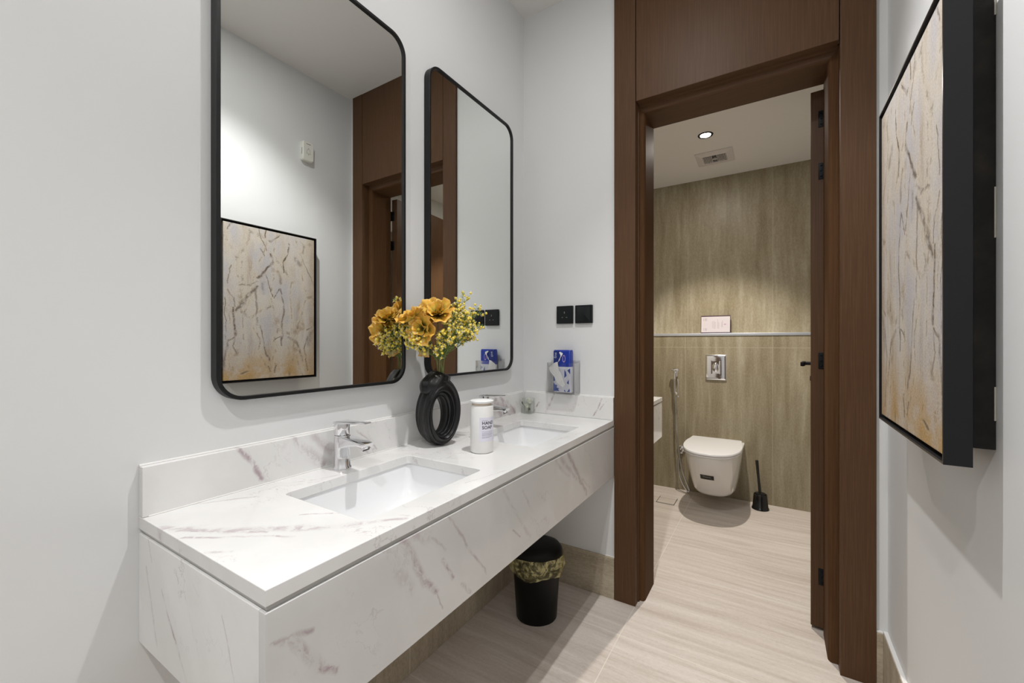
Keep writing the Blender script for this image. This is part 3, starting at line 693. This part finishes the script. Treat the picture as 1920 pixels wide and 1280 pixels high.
def petals_mesh(name, plist, mat, parent):
    V = []; F = []; UV = []
    for v, f, uv in plist:
        n = len(V); V += v; F += [tuple(i+n for i in q) for q in f]; UV += uv
    org = Vector(parent['_o']); me = bpy.data.meshes.new(name); me.from_pydata([tuple(Vector(v)-org) for v in V], [], F)
    ul = me.uv_layers.new(name='UVMap')
    for l in me.loops: ul.data[l.index].uv = UV[l.vertex_index]
    me.materials.append(mat)
    for p in me.polygons: p.use_smooth = True
    o = bpy.data.objects.new(name, me); COL.objects.link(o); o.parent = parent; o['_o'] = tuple(org); return o
def petal_mat(name, stops, rough=.6):
    t = T(name, rough, spec=.25); uv = t.uv(); u, v = t.sep(uv)[:2]
    st = t.noise(t.comb(t.math('MULTIPLY', u, 26.), t.math('MULTIPLY', v, 2.), 0.), 1, 3, .6)
    bl = t.noise(t.obj(), 30, 3)
    f = t.math('ADD', v, t.math('MULTIPLY', t.math('SUBTRACT', t.math('ADD', st, t.math('MULTIPLY', bl, .8)), .9), .55))
    t.bump(st, .5, .001)
    t.b.inputs['Subsurface Weight'].default_value = 0
    return t.base(t.ramp(f, stops))
M_PETAL = petal_mat('golden_petal', [(.05, (.04, .016, .008)), (.22, (.12, .09, .012)), (.40, (.40, .32, .05)), (.62, (.72, .52, .09)), (.85, (.76, .40, .045)), (1., (.84, .56, .16))])
M_PETALP = petal_mat('pale_petal', [(.05, (.20, .18, .05)), (.4, (.50, .44, .18)), (.75, (.66, .58, .30)), (1., (.70, .40, .12))])
M_PETALW = petal_mat('white_petal', [(.0, (.60, .66, .38)), (.35, (.80, .81, .66)), (1., (.88, .88, .82))])
M_STEM = plain('green_stem', (.17, .23, .055), .6, var=.3); M_STEMB = plain('tan_stem', (.30, .24, .11), .6, var=.2)
M_NEEDLE = plain('green_needle', (.15, .26, .05), .6, var=.3); M_BUD = plain('yellow_bud', (.90, .68, .09), .6, var=.18, sc=80)
M_FIL = plain('white_filament', (.82, .82, .68), .6); M_LEAF = plain('dark_green_leaf', (.05, .085, .025), .5)
def cup():
    x, y, z = .062, -.056, .8356
    g = thing('glass_cup', 'small clear glass tumbler in the corner of the worktop', 'glass', (x, y, z))
    def sq(w_, h, r): return [(x+a, y+b, z+h) for a, b in rr(0, 0, w_, w_, r, 5)]
    mesh('tumbler', loft([sq(.050, 0, .012), sq(.052, .003, .014), sq(.060, .078, .020), sq(.057, .078, .018), sq(.048, .008, .011), sq(.02, .007, .008)]), M_GLASS, g, smooth=40)
    fl = thing('white_flower', 'white artificial rose standing in the glass tumbler', 'flower', (x+.002, y, z+.010))
    rnd = random.Random(4); P = []
    for cx_, cz, n, L in ((.006, .064, 17, .027), (-.006, .038, 12, .024)):
        c = Vector((x+cx_, y-.002, z+cz-.012))
        for k in range(n):
            a = k*2.4; el = .15+1.1*(1-k/n)
            o = Vector((math.cos(a)*math.cos(el), math.sin(a)*math.cos(el), math.sin(el)))
            P.append(petal_surf(c, o, Vector((0, 0, 1)) if el < 1 else Vector((math.cos(a), math.sin(a), .2)), L*(1-.2*k/n), .75, .55*(1 if el < .8 else -.2), .15, rnd.random()*6, 6, 5))
    mesh('stem', tube([(x, y, z+.0102), (x+.003, y, z+.05)], .0022, 6), M_STEM, fl)
    petals_mesh('bloom', P, M_PETALW, fl)
    mesh('bloom_core', join(ball((x+.006, y-.002, z+.058), .012, 2, (1, 1, .8)), ball((x-.006, y-.002, z+.034), .010, 2)), plain('white_petal_core', (.80, .81, .70), .7), fl, smooth=80)
    petals_mesh('leaf', [petal_surf((x-.012, y-.012, z+.03), (-.35, -.2, .9), (-1, -.6, 0), .036, .35, .1, .05, 0, 5, 5), petal_surf((x+.006, y-.014, z+.020), (.7, -.2, .3), (0, -1, .3), .018, .5, .1, .05, 0, 5, 5)], M_LEAF, fl)
cup()

# ------------------------------------------------------------------ vase
VC = Vector((.112, -.792, .8355))
def vase():
    v = thing('vase', 'black ribbed ring-shaped ceramic vase with a hole through it, beside the near sink', 'vase', tuple(VC))
    ax = Vector((.955, -.295, 0)).normalized(); hz = Vector((-ax.y, ax.x, 0)); up = Vector((0, 0, 1))
    c = VC+up*.118
    N, M_ = 140, 110; V = []; F = []
    for i in range(N):
        f = 2*PI*i/N                      # 0 = +hz side, counter-clockwise, PI/2 top
        co, si = math.cos(f), math.sin(f)
        # outer and inner outlines (egg-shaped, hole shifted toward -hz)
        Ro = Vector((co*(.074 if co > 0 else .070), si*(.118 if si < 0 else .122)))
        if si > 0: Ro.x *= 1-.10*si*si
        Ri = Vector((co*.037-.007, si*.064-.012))
        mid = (Ro+Ri)/2; rad = (Ro-Ri); rl = rad.length/2; rd = rad.normalized()
        dep = .044+.005*max(0, math.sin(f+.6))
        for j in range(M_):
            g = 2*PI*j/M_
            rb_ = .0034*math.cos(9*g+2.0*f+.6)*(.45+.55*abs(math.sin(g)))
            a = math.cos(g); b = math.sin(g)
            a2 = math.copysign(abs(a)**.75, a); b2 = math.copysign(abs(b)**.9, b)
            tw = .010*math.sin(f*1.0+.5)      # slight twist of the ring out of plane
            q = mid+rd*(rl*a2+rb_*a)
            V.append(tuple(c+hz*q.x+up*q.y+ax*(dep*b2+rb_*b+tw*a)))
    for i in range(N):
        for j in range(M_):
            F.append((i*M_+j, ((i+1) % N)*M_+j, ((i+1) % N)*M_+(j+1) % M_, i*M_+(j+1) % M_))
    # clip the bottom flat
    V = [(x, y, max(z, .8358)) for x, y, z in V]
    ring = mesh('ring_body', (V, F), M_VASE, v, smooth=50)
    # spout: overlapping shell-like lip at the top, leaning to the left
    rings = []
    for k in range(15):
        t_ = k/14
        cc = c+hz*(-.046+.056*t_)+up*(.062+.070*t_)+ax*(.004*t_)
        rx = .020+.018*math.sin(PI*min(1, t_*1.15+.12)); rz = .030+.010*math.sin(PI*t_)
        d = Vector((.58, .0, .8)); row = []
        tdir = (hz*.38+up*.90).normalized(); s1 = ax; s2 = tdir.cross(s1)
        e = (math.sin(PI*(.16+.34*t_/.5)) if t_ < .5 else 1-.24*((t_-.5)/.5)**2)
        for j in range(40):
            g = 2*PI*j/40; rb = 1+.035*math.cos(9*g+t_*4)
            row.append(tuple(cc+s1*(.048*e*rb*math.cos(g))+s2*(.044*e*rb*math.sin(g))))
        rings.append(row)
    # inner throat
    last = [Vector(p) for p in rings[-1]]; ctr = sum(last, Vector())/len(last); tdir = (hz*.38+up*.90).normalized()
    rings.append([tuple(ctr+(p-ctr)*.82+tdir*.002) for p in last]); rings.append([tuple(ctr+(p-ctr)*.74-tdir*.02) for p in last]); 
    mesh('lip', loft(rings), M_VASE, v, smooth=60)
    return ctr, tdir
MOUTH, MDIR = vase()

# ------------------------------------------------------------------ flowers
CA, SA = math.cos(.5587), math.sin(.5587)
RT = Vector((CA, SA, 0)); FW = Vector((-SA, CA, 0)); UP = Vector((0, 0, 1))
def rel(r, h, d):   # offset from the vase mouth: r along the worktop away from the camera's left, h up, d toward the room's far end
    return MOUTH + RT*r + UP*h + FW*d
def stem_pts(tip, bend=.3, j=(0, 0)):
    a = MOUTH-MDIR*.012+RT*j[0]+FW*j[1]; b = a+UP*.05+(tip-a)*.12; m = a+(tip-a)*.6+UP*.012
    return spline([a, b, m, tip], 6)
def big_flower(tip, facing, size, n, label, seed, mat=None, hang=False):
    rnd = random.Random(seed); tip = Vector(tip); fc = Vector(facing).normalized()
    f = thing('golden_flower', label, 'flower', tuple(MOUTH), 'golden flowers in the black vase')
    mesh('stem', tube(stem_pts(tip-fc*.012, j=(rnd.uniform(-.008, .008), rnd.uniform(-.008, .008))), .0022, 7), M_STEMB, f, smooth=60)
    a = fc.cross(UP); a = (a if a.length > .1 else Vector((1, 0, 0))).normalized(); b = fc.cross(a); P = []
    for k in range(n):
        th = k*2.39996+rnd.uniform(-.25, .25); q = k/n; el = .05+1.0*q**1.3
        o = (a*math.cos(th)+b*math.sin(th))*math.cos(el)+fc*math.sin(el)
        P.append(petal_surf(tip, o, fc if el < 1. else (a*math.cos(th)+b*math.sin(th)), size*(1.12-.5*q)*rnd.uniform(.85, 1.12), 1.0-.2*q, .30 if el < 1. else -.10, .20, rnd.random()*6, 24, 10, .18))
    petals_mesh('petals', P, mat or M_PETAL, f)
    mesh('calyx', ball(tip-fc*.006, .008, 2), M_STEM, f, smooth=60)
    return f
big_flower(rel(-.012, .212, -.020), (.25, -.62, .62), .070, 10, 'largest golden ruffled flower at the top centre of the vase bouquet', 1)
big_flower(rel(-.050, .158, -.070), (.1, -.85, .12), .062, 9, 'golden ruffled flower facing the camera, low left of the bouquet centre', 2)
big_flower(rel(-.082, .192, -.070), (-.25, -.45, .75), .060, 9, 'golden ruffled flower at the upper left, turned to the near mirror', 3)
big_flower(rel(.040, .205, .045), (.15, .55, .75), .052, 10, 'golden ruffled flower at the back, behind the yellow sprigs', 5)
big_flower(rel(.072, .140, .045), (.8, .1, .4), .040, 8, 'small golden flower low on the right, behind the yellow sprigs', 7)
def droop():
    f = thing('golden_flower', 'pale wilted golden bloom hanging over the left of the vase mouth', 'flower', tuple(MOUTH), 'golden flowers in the black vase')
    tip = rel(-.030, .118, -.045)
    mesh('stem', tube(stem_pts(tip+UP*.012), .0022, 7), M_STEMB, f, smooth=60)
    P = [petal_surf(tip, (-.55, -.25, -.80), (-.3, -.9, .2), .066, .50, .10, .16, 1.0, 10, 8, .2), petal_surf(tip, (-.25, -.25, -.92), (.1, -1, .1), .060, .42, .05, .2, 3.0, 10, 8, .2), petal_surf(tip, (-.62, -.15, -.45), (-.1, -.9, .4), .045, .45, .1, .2, 5.0, 10, 8, .3)]
    petals_mesh('petals', P, M_PETALP, f)
droop()
def sprig(tip, label, seed, reach=.055, dens=1., grp=None):
    rnd = random.Random(seed); tip = Vector(tip)
    s_ = thing('flower_sprig', label, 'flower sprig', tuple(MOUTH), grp or 'yellow blossom sprigs in the black vase')
    pts = stem_pts(tip, j=(rnd.uniform(-.012, .012), rnd.uniform(-.010, .010))); m = len(pts)
    St = [tube(pts, [.0017-.0009*i/m for i in range(m)], 6)]; B = []; W_ = []; Nd = []
    dirn = (pts[-1]-pts[-4]).normalized()
    nb = int(13*dens)
    for k in range(nb):
        f = .64+.36*k/(nb-1); base = pts[min(m-1, int(f*(m-1)))]
        a = rnd.uniform(0, 2*PI); side = Vector((math.cos(a), math.sin(a), rnd.uniform(-.1, .5)))
        side = (side-dirn*side.dot(dirn)*.6).normalized()
        L = reach*(.45+.75*rnd.random())*(1.15-.55*(f-.64)/.36)
        end = base+side*L*.75+dirn*L*.75
        end.x = max(end.x, .036)
        St.append(tube([base, (base+end)/2+dirn*L*.06, end], [.0009, .0007, .0005], 4, False))
        for q in range(rnd.choice((3, 4, 5))):
            e = end+Vector((rnd.gauss(0, 1), rnd.gauss(0, 1), rnd.gauss(0, 1)))*.0085; e.x = max(e.x, .034)
            St.append(tube([base*.25+end*.75, e], [.0005, .0004], 3, False))
            B.append(ball(e, rnd.uniform(.0036, .0060), 1))
            if rnd.random() < .55:
                for w_ in range(5):
                    d = Vector((rnd.gauss(0, 1), rnd.gauss(0, 1), rnd.gauss(.3, 1))).normalized()
                    W_.append(tube([e, e+d*.0085], [.0005, .0010], 3))
        for q in range(7):
            p0 = base.lerp(end, rnd.uniform(.1, .9)); d = (side*.5+dirn+Vector((rnd.gauss(0, 1), rnd.gauss(0, 1), rnd.gauss(0, 1)))*.5).normalized()
            Nd.append(tube([p0, p0+d*.009, p0+d*.017], [.0003, .0009, .0001], 3))
    for q in range(16):
        p0 = pts[int(rnd.uniform(.3, .9)*(m-1))]; d = (dirn+Vector((rnd.gauss(0, 1), rnd.gauss(0, 1), rnd.gauss(0, 1)))*.45).normalized()
        Nd.append(tube([p0, p0+d*.012, p0+d*.026], [.0004, .0010, .0001], 3))
    mesh('stem', join(*St), M_STEM, s_); mesh('buds', join(*B), M_BUD, s_, smooth=80)
    mesh('filaments', join(*W_), M_FIL, s_); mesh('needle_leaves', join(*Nd), M_NEEDLE, s_)
sprig(rel(.078, .265, .00), 'tallest yellow blossom sprig, rising at the right of the bouquet', 11, .045)
sprig(rel(.128, .222, .02), 'yellow blossom sprig reaching furthest right, in front of the dark sockets in the mirror', 12, .040, .9)
sprig(rel(.125, .165, .03), 'yellow blossom sprig leaning lowest to the right of the bouquet', 13, .045)
G = 'yellow blossom sprigs in the black vase'
for r, h, d, k, lab in (
    (.045, .205, -.035, 14, 'yellow sprig just right of the largest golden flower, overlapping its petals'),
    (.080, .195, -.02, 15, 'dense yellow sprig directly below the tallest sprig'),
    (.055, .155, -.045, 16, 'yellow sprig at the front centre right, halfway between vase mouth and top'),
    (.020, .135, -.05, 17, 'yellow sprig right of the drooping pale bloom, close above the vase mouth'),
    (.098, .160, -.01, 18, 'yellow sprig between the furthest right sprig and the lowest right one'),
    (.060, .235, .01, 27, 'yellow sprig standing behind and just left of the tallest one')):
    sprig(rel(r, h, d), lab, k, .042, 1.1, G)
for r, h, d, k, lab in (
    (-.090, .155, -.065, 19, 'white-tipped yellow sprig at the front left, below the upper left golden flower'),
    (-.105, .140, -.05, 20, 'yellow sprig at the far left edge of the bouquet, halfway up'),
    (-.070, .130, -.085, 21, 'yellow sprig leaning left and forward, over the drooping pale bloom'),
    (-.118, .165, -.035, 22, 'yellow sprig furthest left, almost touching the near mirror'),
    (-.080, .112, -.055, 23, 'lowest yellow sprig on the left side of the bouquet'),
    (-.105, .175, -.02, 24, 'highest yellow sprig on the left, in front of the near mirror edge')):
    sprig(rel(r, h, d), lab, k, .042, 1.1, G)
sprig(rel(.012, .098, -.06), 'short yellow blossom sprig low at the front, just above the vase mouth', 25, .030, .7)

# ------------------------------------------------------------------ waste bin
def bin_():
    c = Vector((.245, -.305, 0)); b = thing('waste_bin', 'black oval lidded waste bin with yellow liner on the floor under the vanity', 'bin', tuple(c))
    th = .5587
    def oval(a, b_, z, n=48, wob=0, seed=0):
        out = []
        for j in range(n):
            g = 2*PI*j/n; k = 1+(wob*(mnoise.noise(Vector((math.cos(g)*4+seed, math.sin(g)*4, z*40)))) if wob else 0)
            p, q = a*math.cos(g)*k, b_*math.sin(g)*k
            out.append((c.x+p*math.cos(th)-q*math.sin(th), c.y+p*math.sin(th)+q*math.cos(th), z))
        return out
    mesh('bin_body', loft([oval(.084, .070, .0), oval(.088, .074, .006), oval(.106, .092, .285), oval(.102, .088, .285), oval(.085, .071, .01)]), M_BIN, b, smooth=40)
    mesh('lid', loft([oval(.112, .098, .272), oval(.114, .100, .278), oval(.112, .098, .302), oval(.100, .086, .318), oval(.07, .06, .326), oval(.02, .02, .328)]), M_BIN, b, smooth=50)
    h = c+Vector((-SA, CA, 0))*.080+Vector((CA, SA, 0))*.018
    mesh('lid_hinge', box(h.x-.016, h.x+.016, h.y-.014, h.y+.014, .306, .331, .004), M_BIN, b)
    t = T('yellow_liner', .25, spec=.6); n = t.noise(t.obj(), 26, 4, .6, dist=1.2)
    t.bump(n, .9, .006); t.b.inputs['Alpha'].default_value = 1
    t.base((.80, .72, .36)); tr = t.node('ShaderNodeBsdfTransparent', {'Color': c4(.96, .93, .70)})
    mx = t.node('ShaderNodeMixShader', {0: t.rng(n, .40, .64, .07, .62), 1: tr.outputs[0], 2: t.b.outputs[0]}); t.t.links.new(mx.outputs[0], t.n['Material Output'].inputs[0])
    rows = [oval(.1155-.0*k, .101, z, 72, w_, s) for k, (z, w_, s) in enumerate(((.288, .05, 0), (.268, .10, 1), (.250, .12, 2), (.232, .12, 3), (.216, .08, 4), (.203, .05, 5)))]
    sc = [1.03, 1.05, 1.05, 1.03, .985, .955]
    rows = [[(c.x+(x-c.x)*s, c.y+(y-c.y)*s, z+(.007*math.sin(i*.35) if z < .21 else 0)) for i, (x, y, z) in enumerate(r)] for r, s in zip(rows, sc)]
    mesh('bin_liner', loft(rows, False, False), t.m, b, smooth=60)
M_BIN = plain('bin_plastic', (.0018, .0018, .002), .45, 0, .22)
bin_()

# ------------------------------------------------------------------ toilet room things
def toilet():
    cx = .757; yb = YB-.0008
    t_ = thing('toilet', 'white wall-hung toilet with closed lid on the travertine wall', 'toilet', (cx, yb, .12))
    def D(w_, y0, z, r=.55, n=28, back=None, pw=2.5, yback=yb, wb=None):
        # D outline: flat at the back, superellipse toward y0
        L = yback-y0; P = []; wb = wb or w_; ys = yback-L*.42
        for j in range(n+1):
            a = PI*j/n; q = 2/pw
            x = math.copysign(abs(math.cos(a))**q, math.cos(a)); y = abs(math.sin(a))**q
            P.append((cx+w_*x, ys-(ys-y0)*y, z))
        P.append((cx-wb*1.0, yback-.03, z)); P.append((cx-wb*.98, yback, z)); P.append((cx+wb*.98, yback, z)); P.append((cx+wb, yback-.03, z)); return P
    rows = [D(.118, 1.33, .122), D(.132, 1.30, .128), D(.142, 1.275, .150), D(.154, 1.225, .22), D(.166, 1.165, .30), D(.176, 1.115, .37), D(.182, 1.090, .42), D(.183, 1.085, .437)]
    bowl = mesh('bowl', loft(rows), M_PORC2, t_, smooth=45)
    mesh('seat', loft([D(.183, 1.083, .438, yback=1.625, wb=.165), D(.186, 1.079, .441, yback=1.625, wb=.165), D(.186, 1.079, .449, yback=1.625, wb=.165), D(.183, 1.083, .451, yback=1.625, wb=.165)]), M_LID, t_, smooth=45)
    def LD(g, z):
        P = []; y0 = 1.072+g; n = 30; w_ = .189-g
        for j in range(n+1):
            a = PI*j/n; q = 2/2.45
            x = math.copysign(abs(math.cos(a))**q, math.cos(a)); y = abs(math.sin(a))**q; P.append((cx+w_*x, 1.40-(1.40-y0)*y, z))
        for x_, y_ in ((-.186, 1.46), (-.176, 1.53), (-.172, 1.575), (-.171, 1.60), (-.165, 1.612), (-.150, 1.618), (.150, 1.618), (.165, 1.612), (.171, 1.60), (.172, 1.575), (.176, 1.53), (.186, 1.46)):
            P.append((cx+x_*(1-g*4), y_-g, z))
        return P
    mesh('lid', loft([LD(.003, .4525), LD(0, .456), LD(0, .464), LD(.003, .468), LD(.02, .4695)]), M_LID, t_, smooth=40)
    # dark sticker on the bowl front
    def fy(x, z): 
        import bisect
        k = [(.22, 1.225), (.30, 1.165), (.37, 1.115)]
        for (a, b), (c, d) in zip(k, k[1:]):
            if a <= z <= c: y = b+(d-b)*(z-a)/(c-a)
        return y
    def sk(u, v, d): 
        x = cx+u; w_ = .170; y0 = fy(x, v); ys = yb-(yb-y0)*.42
        yy = ys-(ys-y0)*(max(0, 1-abs(u/w_)**2.5))**(1/2.5); return (x, yy-d, v)
    n = 8; st = .018; V = []; zc = .285
    for i in range(n+1):
        u = -.055+.085*i/n; V += [sk(u, zc-st, .0008), sk(u, zc+st, .0008)]
    sti = mesh('sticker', (V, [(2*i, 2*i+2, 2*i+3, 2*i+1) for i in range(n)]), plain('sticker_black', (.02, .018, .014), .35), t_)
    mesh('lettering', text('Thoro.', .019, lambda a, b, c: sk(a-.013, zc+.003+b, .0012), .0001, 'CENTER'), plain('sticker_print', (.55, .55, .50), .5), sti)
toilet()
def flush():
    x0, x1, z0, z1 = .668, .818, .903, 1.100
    f = thing('flush_plate', 'chrome rectangular flush plate with oval button above the toilet', 'flush plate', ((x0+x1)/2, YB, z0))
    ring = lambda g, y, r: [(a, y, b) for a, b in rr((x0+x1)/2, (z0+z1)/2, x1-x0-2*g, z1-z0-2*g, r, 3)]
    mesh('plate', loft([ring(0, YB-.0006, .003), ring(0, YB-.008, .003), ring(.006, YB-.012, .003), ring(.020, YB-.013, .003), ring(.05, YB-.0115, .003)]), M_CHROME, f, smooth=60)
    cx, cz = .742, 1.004
    for s in (-1, 1):
        V = []; 
        rings = []
        for k in range(7):
            q = k/6; sc = math.cos(q*PI/2*.98); row = []
            for j in range(25):
                a = -PI/2+PI*j/24; row.append((cx+s*(.001+.024*sc*math.cos(a)), YB-.013-.012*math.sin(q*PI/2), cz+.036*sc*math.sin(a)))
            rings.append(row)
        mesh('button', loft(rings), M_CHROME, f, smooth=50)
flush()
def sign():
    x0, x1, z0 = .625, .838, 1.2685; h = .142; y = YU-.05
    s_ = thing('notice_sign', 'white printed notice with dark purple edges standing on the toilet ledge', 'sign', ((x0+x1)/2, y, z0))
    def tilt(x, z, d=0): return (x, y+.004+(z-z0)*.16-d, z)
    def card(a0, a1, b0, b1, d0, d1): return loft([[tilt(a0, b0, d), tilt(a1, b0, d), tilt(a1, b1, d), tilt(a0, b1, d)] for d in (d0, d1)])
    mesh('frame', card(x0, x1, z0+.0006, z0+h, 0, .006), plain('purple_edge', (.05, .018, .035), .35), s_)
    pp = mesh('paper', card(x0+.003, x1-.003, z0+.009, z0+h-.008, .0061, .0066), plain('paper', (.52, .475, .485), .6), s_)
    L = []
    rnd = random.Random(9)
    for xx, n in ((.085, 5), (.095, 6), (.104, 5), (.122, 7), (.130, 5), (.150, 4), (.156, 5)):
        zc = z0+h/2+rnd.uniform(-.008, .008)
        for k in range(n): L.append(card(x0+xx, x0+xx+.0022, zc-n*.0055+k*.011, zc-n*.0055+k*.011+.007, .0067, .0069))
    for xx in (.020, .030, .036, .042):
        for zz in (.020, .100): L.append(card(x0+xx, x0+xx+.0018, z0+zz, z0+zz+.022, .0067, .0069))
    mesh('printed_lines', join(*L), plain('rose_ink', (.22, .15, .18), .6), pp)
    mesh('emblem', card(x0+.168, x0+.182, z0+h/2-.004, z0+h/2+.004, .0067, .0070), plain('purple_ink', (.38, .22, .40), .6), pp)
sign()
def bidet():
    x, y = .452, YB
    b = thing('bidet_sprayer', 'chrome hand-held bidet sprayer hanging on the wall left of the toilet', 'sprayer', (x, y, .90))
    mesh('wall_hook', join(box(x-.012, x+.012, y-.030, y-.0006, .918, .946, .003), tube([(x, y-.03, .93), (x, y-.045, .945)], .009, 10)), M_CHROME, b, smooth=35)
    mesh('spray_head', join(lathe([(.020, 0), (.021, .004), (.014, .020), (.010, .026)], (x+.001, y-.048, .950), 20, 'z'), box(x-.030, x+.026, y-.060, y-.036, .965, .985, .006), tube([(x-.005, y-.048, .955), (x-.006, y-.048, .86), (x-.004, y-.046, .79)], [.009, .008, .010], 12)), M_CHROME, b, smooth=45)
    mesh('trigger', tube([(x+.018, y-.05, .90), (x+.022, y-.055, .87), (x+.020, y-.05, .79)], .0035, 8), M_CHROME, b, smooth=45)
    mesh('coupling', join(ball((x+.006, y-.05, .785), .013, 2), ball((x+.020, y-.05, .762), .009, 2)), M_CHROME, b, smooth=60)
    hose = spline([(x+.002, y-.046, .78), (x+.004, y-.048, .62), (x+.012, y-.055, .46), (x+.030, y-.062, .30), (x+.062, y-.075, .16), (x+.100, y-.085, .065), (x+.112, y-.085, .026), (x+.092, y-.085, .030), (x+.050, y-.080, .10), (x+.026, y-.070, .20), (x+.030, y-.055, .29), (x+.034, y-.040, .315)], 10)
    mesh('hose', tube(hose, [.0058+.0006*(i % 2) for i in range(len(hose))], 10), M_CHROMEB, b, smooth=60)
    v = thing('angle_valve', 'round chrome angle valve on the wall behind the sprayer hose', 'valve', (x+.034, y, .325))
    mesh('rosette', lathe([(.034, -.0006), (.034, -.006), (.024, -.014), (.012, -.016)], (x+.038, y, .328), 28, 'y'), M_CHROME, v, smooth=40)
    mesh('valve_knob', lathe([(.013, -.014), (.013, -.05), (.009, -.055)], (x+.038, y, .328), 20, 'y'), M_CHROME, v, smooth=40)
bidet()
def brush():
    x, y = 1.045, 1.585
    h = thing('brush_holder', 'round glossy black toilet brush pot on the floor right of the toilet', 'brush holder', (x, y, 0))
    m = plain('glossy_black_plastic', (.008, .008, .008), .18)
    mesh('pot', lathe([(.054, 0), (.056, .003), (.052, .014), (.050, .016), (.042, .105), (.038, .108), (.036, .104), (.045, .02)], (x, y, 0), 36), m, h, smooth=40)
    b = thing('toilet_brush', 'black toilet brush with slim upright handle standing in the pot', 'toilet brush', (x-.003, y, .02))
    mesh('handle', tube([(x, y, .09), (x-.012, y, .22), (x-.022, y, .345)], [.0095, .0085, .0105], 14), m, b, smooth=40)
    mesh('collar', lathe([(.034, .108), (.033, .113), (.012, .120)], (x, y, 0), 28), m, b, smooth=40)
    mesh('bristle_head', lathe([(.02, .03), (.032, .05), (.032, .085), (.012, .095)], (x, y, 0), 20), m, b, smooth=60)
brush()
def wc_vanity():
    y0, y1, x1 = .36, .955, .500
    c = thing('toilet_vanity', 'small white marble wall-hung vanity at the left edge of the toilet doorway', 'vanity', (0, (y0+y1)/2, .573))
    mesh('front_panel', box(x1-.018, x1, y0, y1, .573, .802, .001), M_WCM, c)
    mesh('end_panel', box(0.0005, x1-.0185, y1-.018, y1, .573, .802, .001), M_WCM, c)
    mesh('end_panel', box(0.0005, x1-.0185, y0, y0+.018, .573, .802, .001), M_WCM, c)
    mesh('bottom_panel', box(0.0005, x1-.0185, y0+.0185, y1-.0185, .575, .59), M_WCM, c)
    mesh('worktop', box(0.0005, x1+.002, y0, y1+.001, .809, .835, .0015), M_WCM, c)
    mesh('groove_profile', box(.0005, x1-.016, y0+.02, y1-.020, .79, .8085), M_GROOVE, c)
wc_vanity()
for o in SC.objects:
    if '_o' in o: del o['_o']
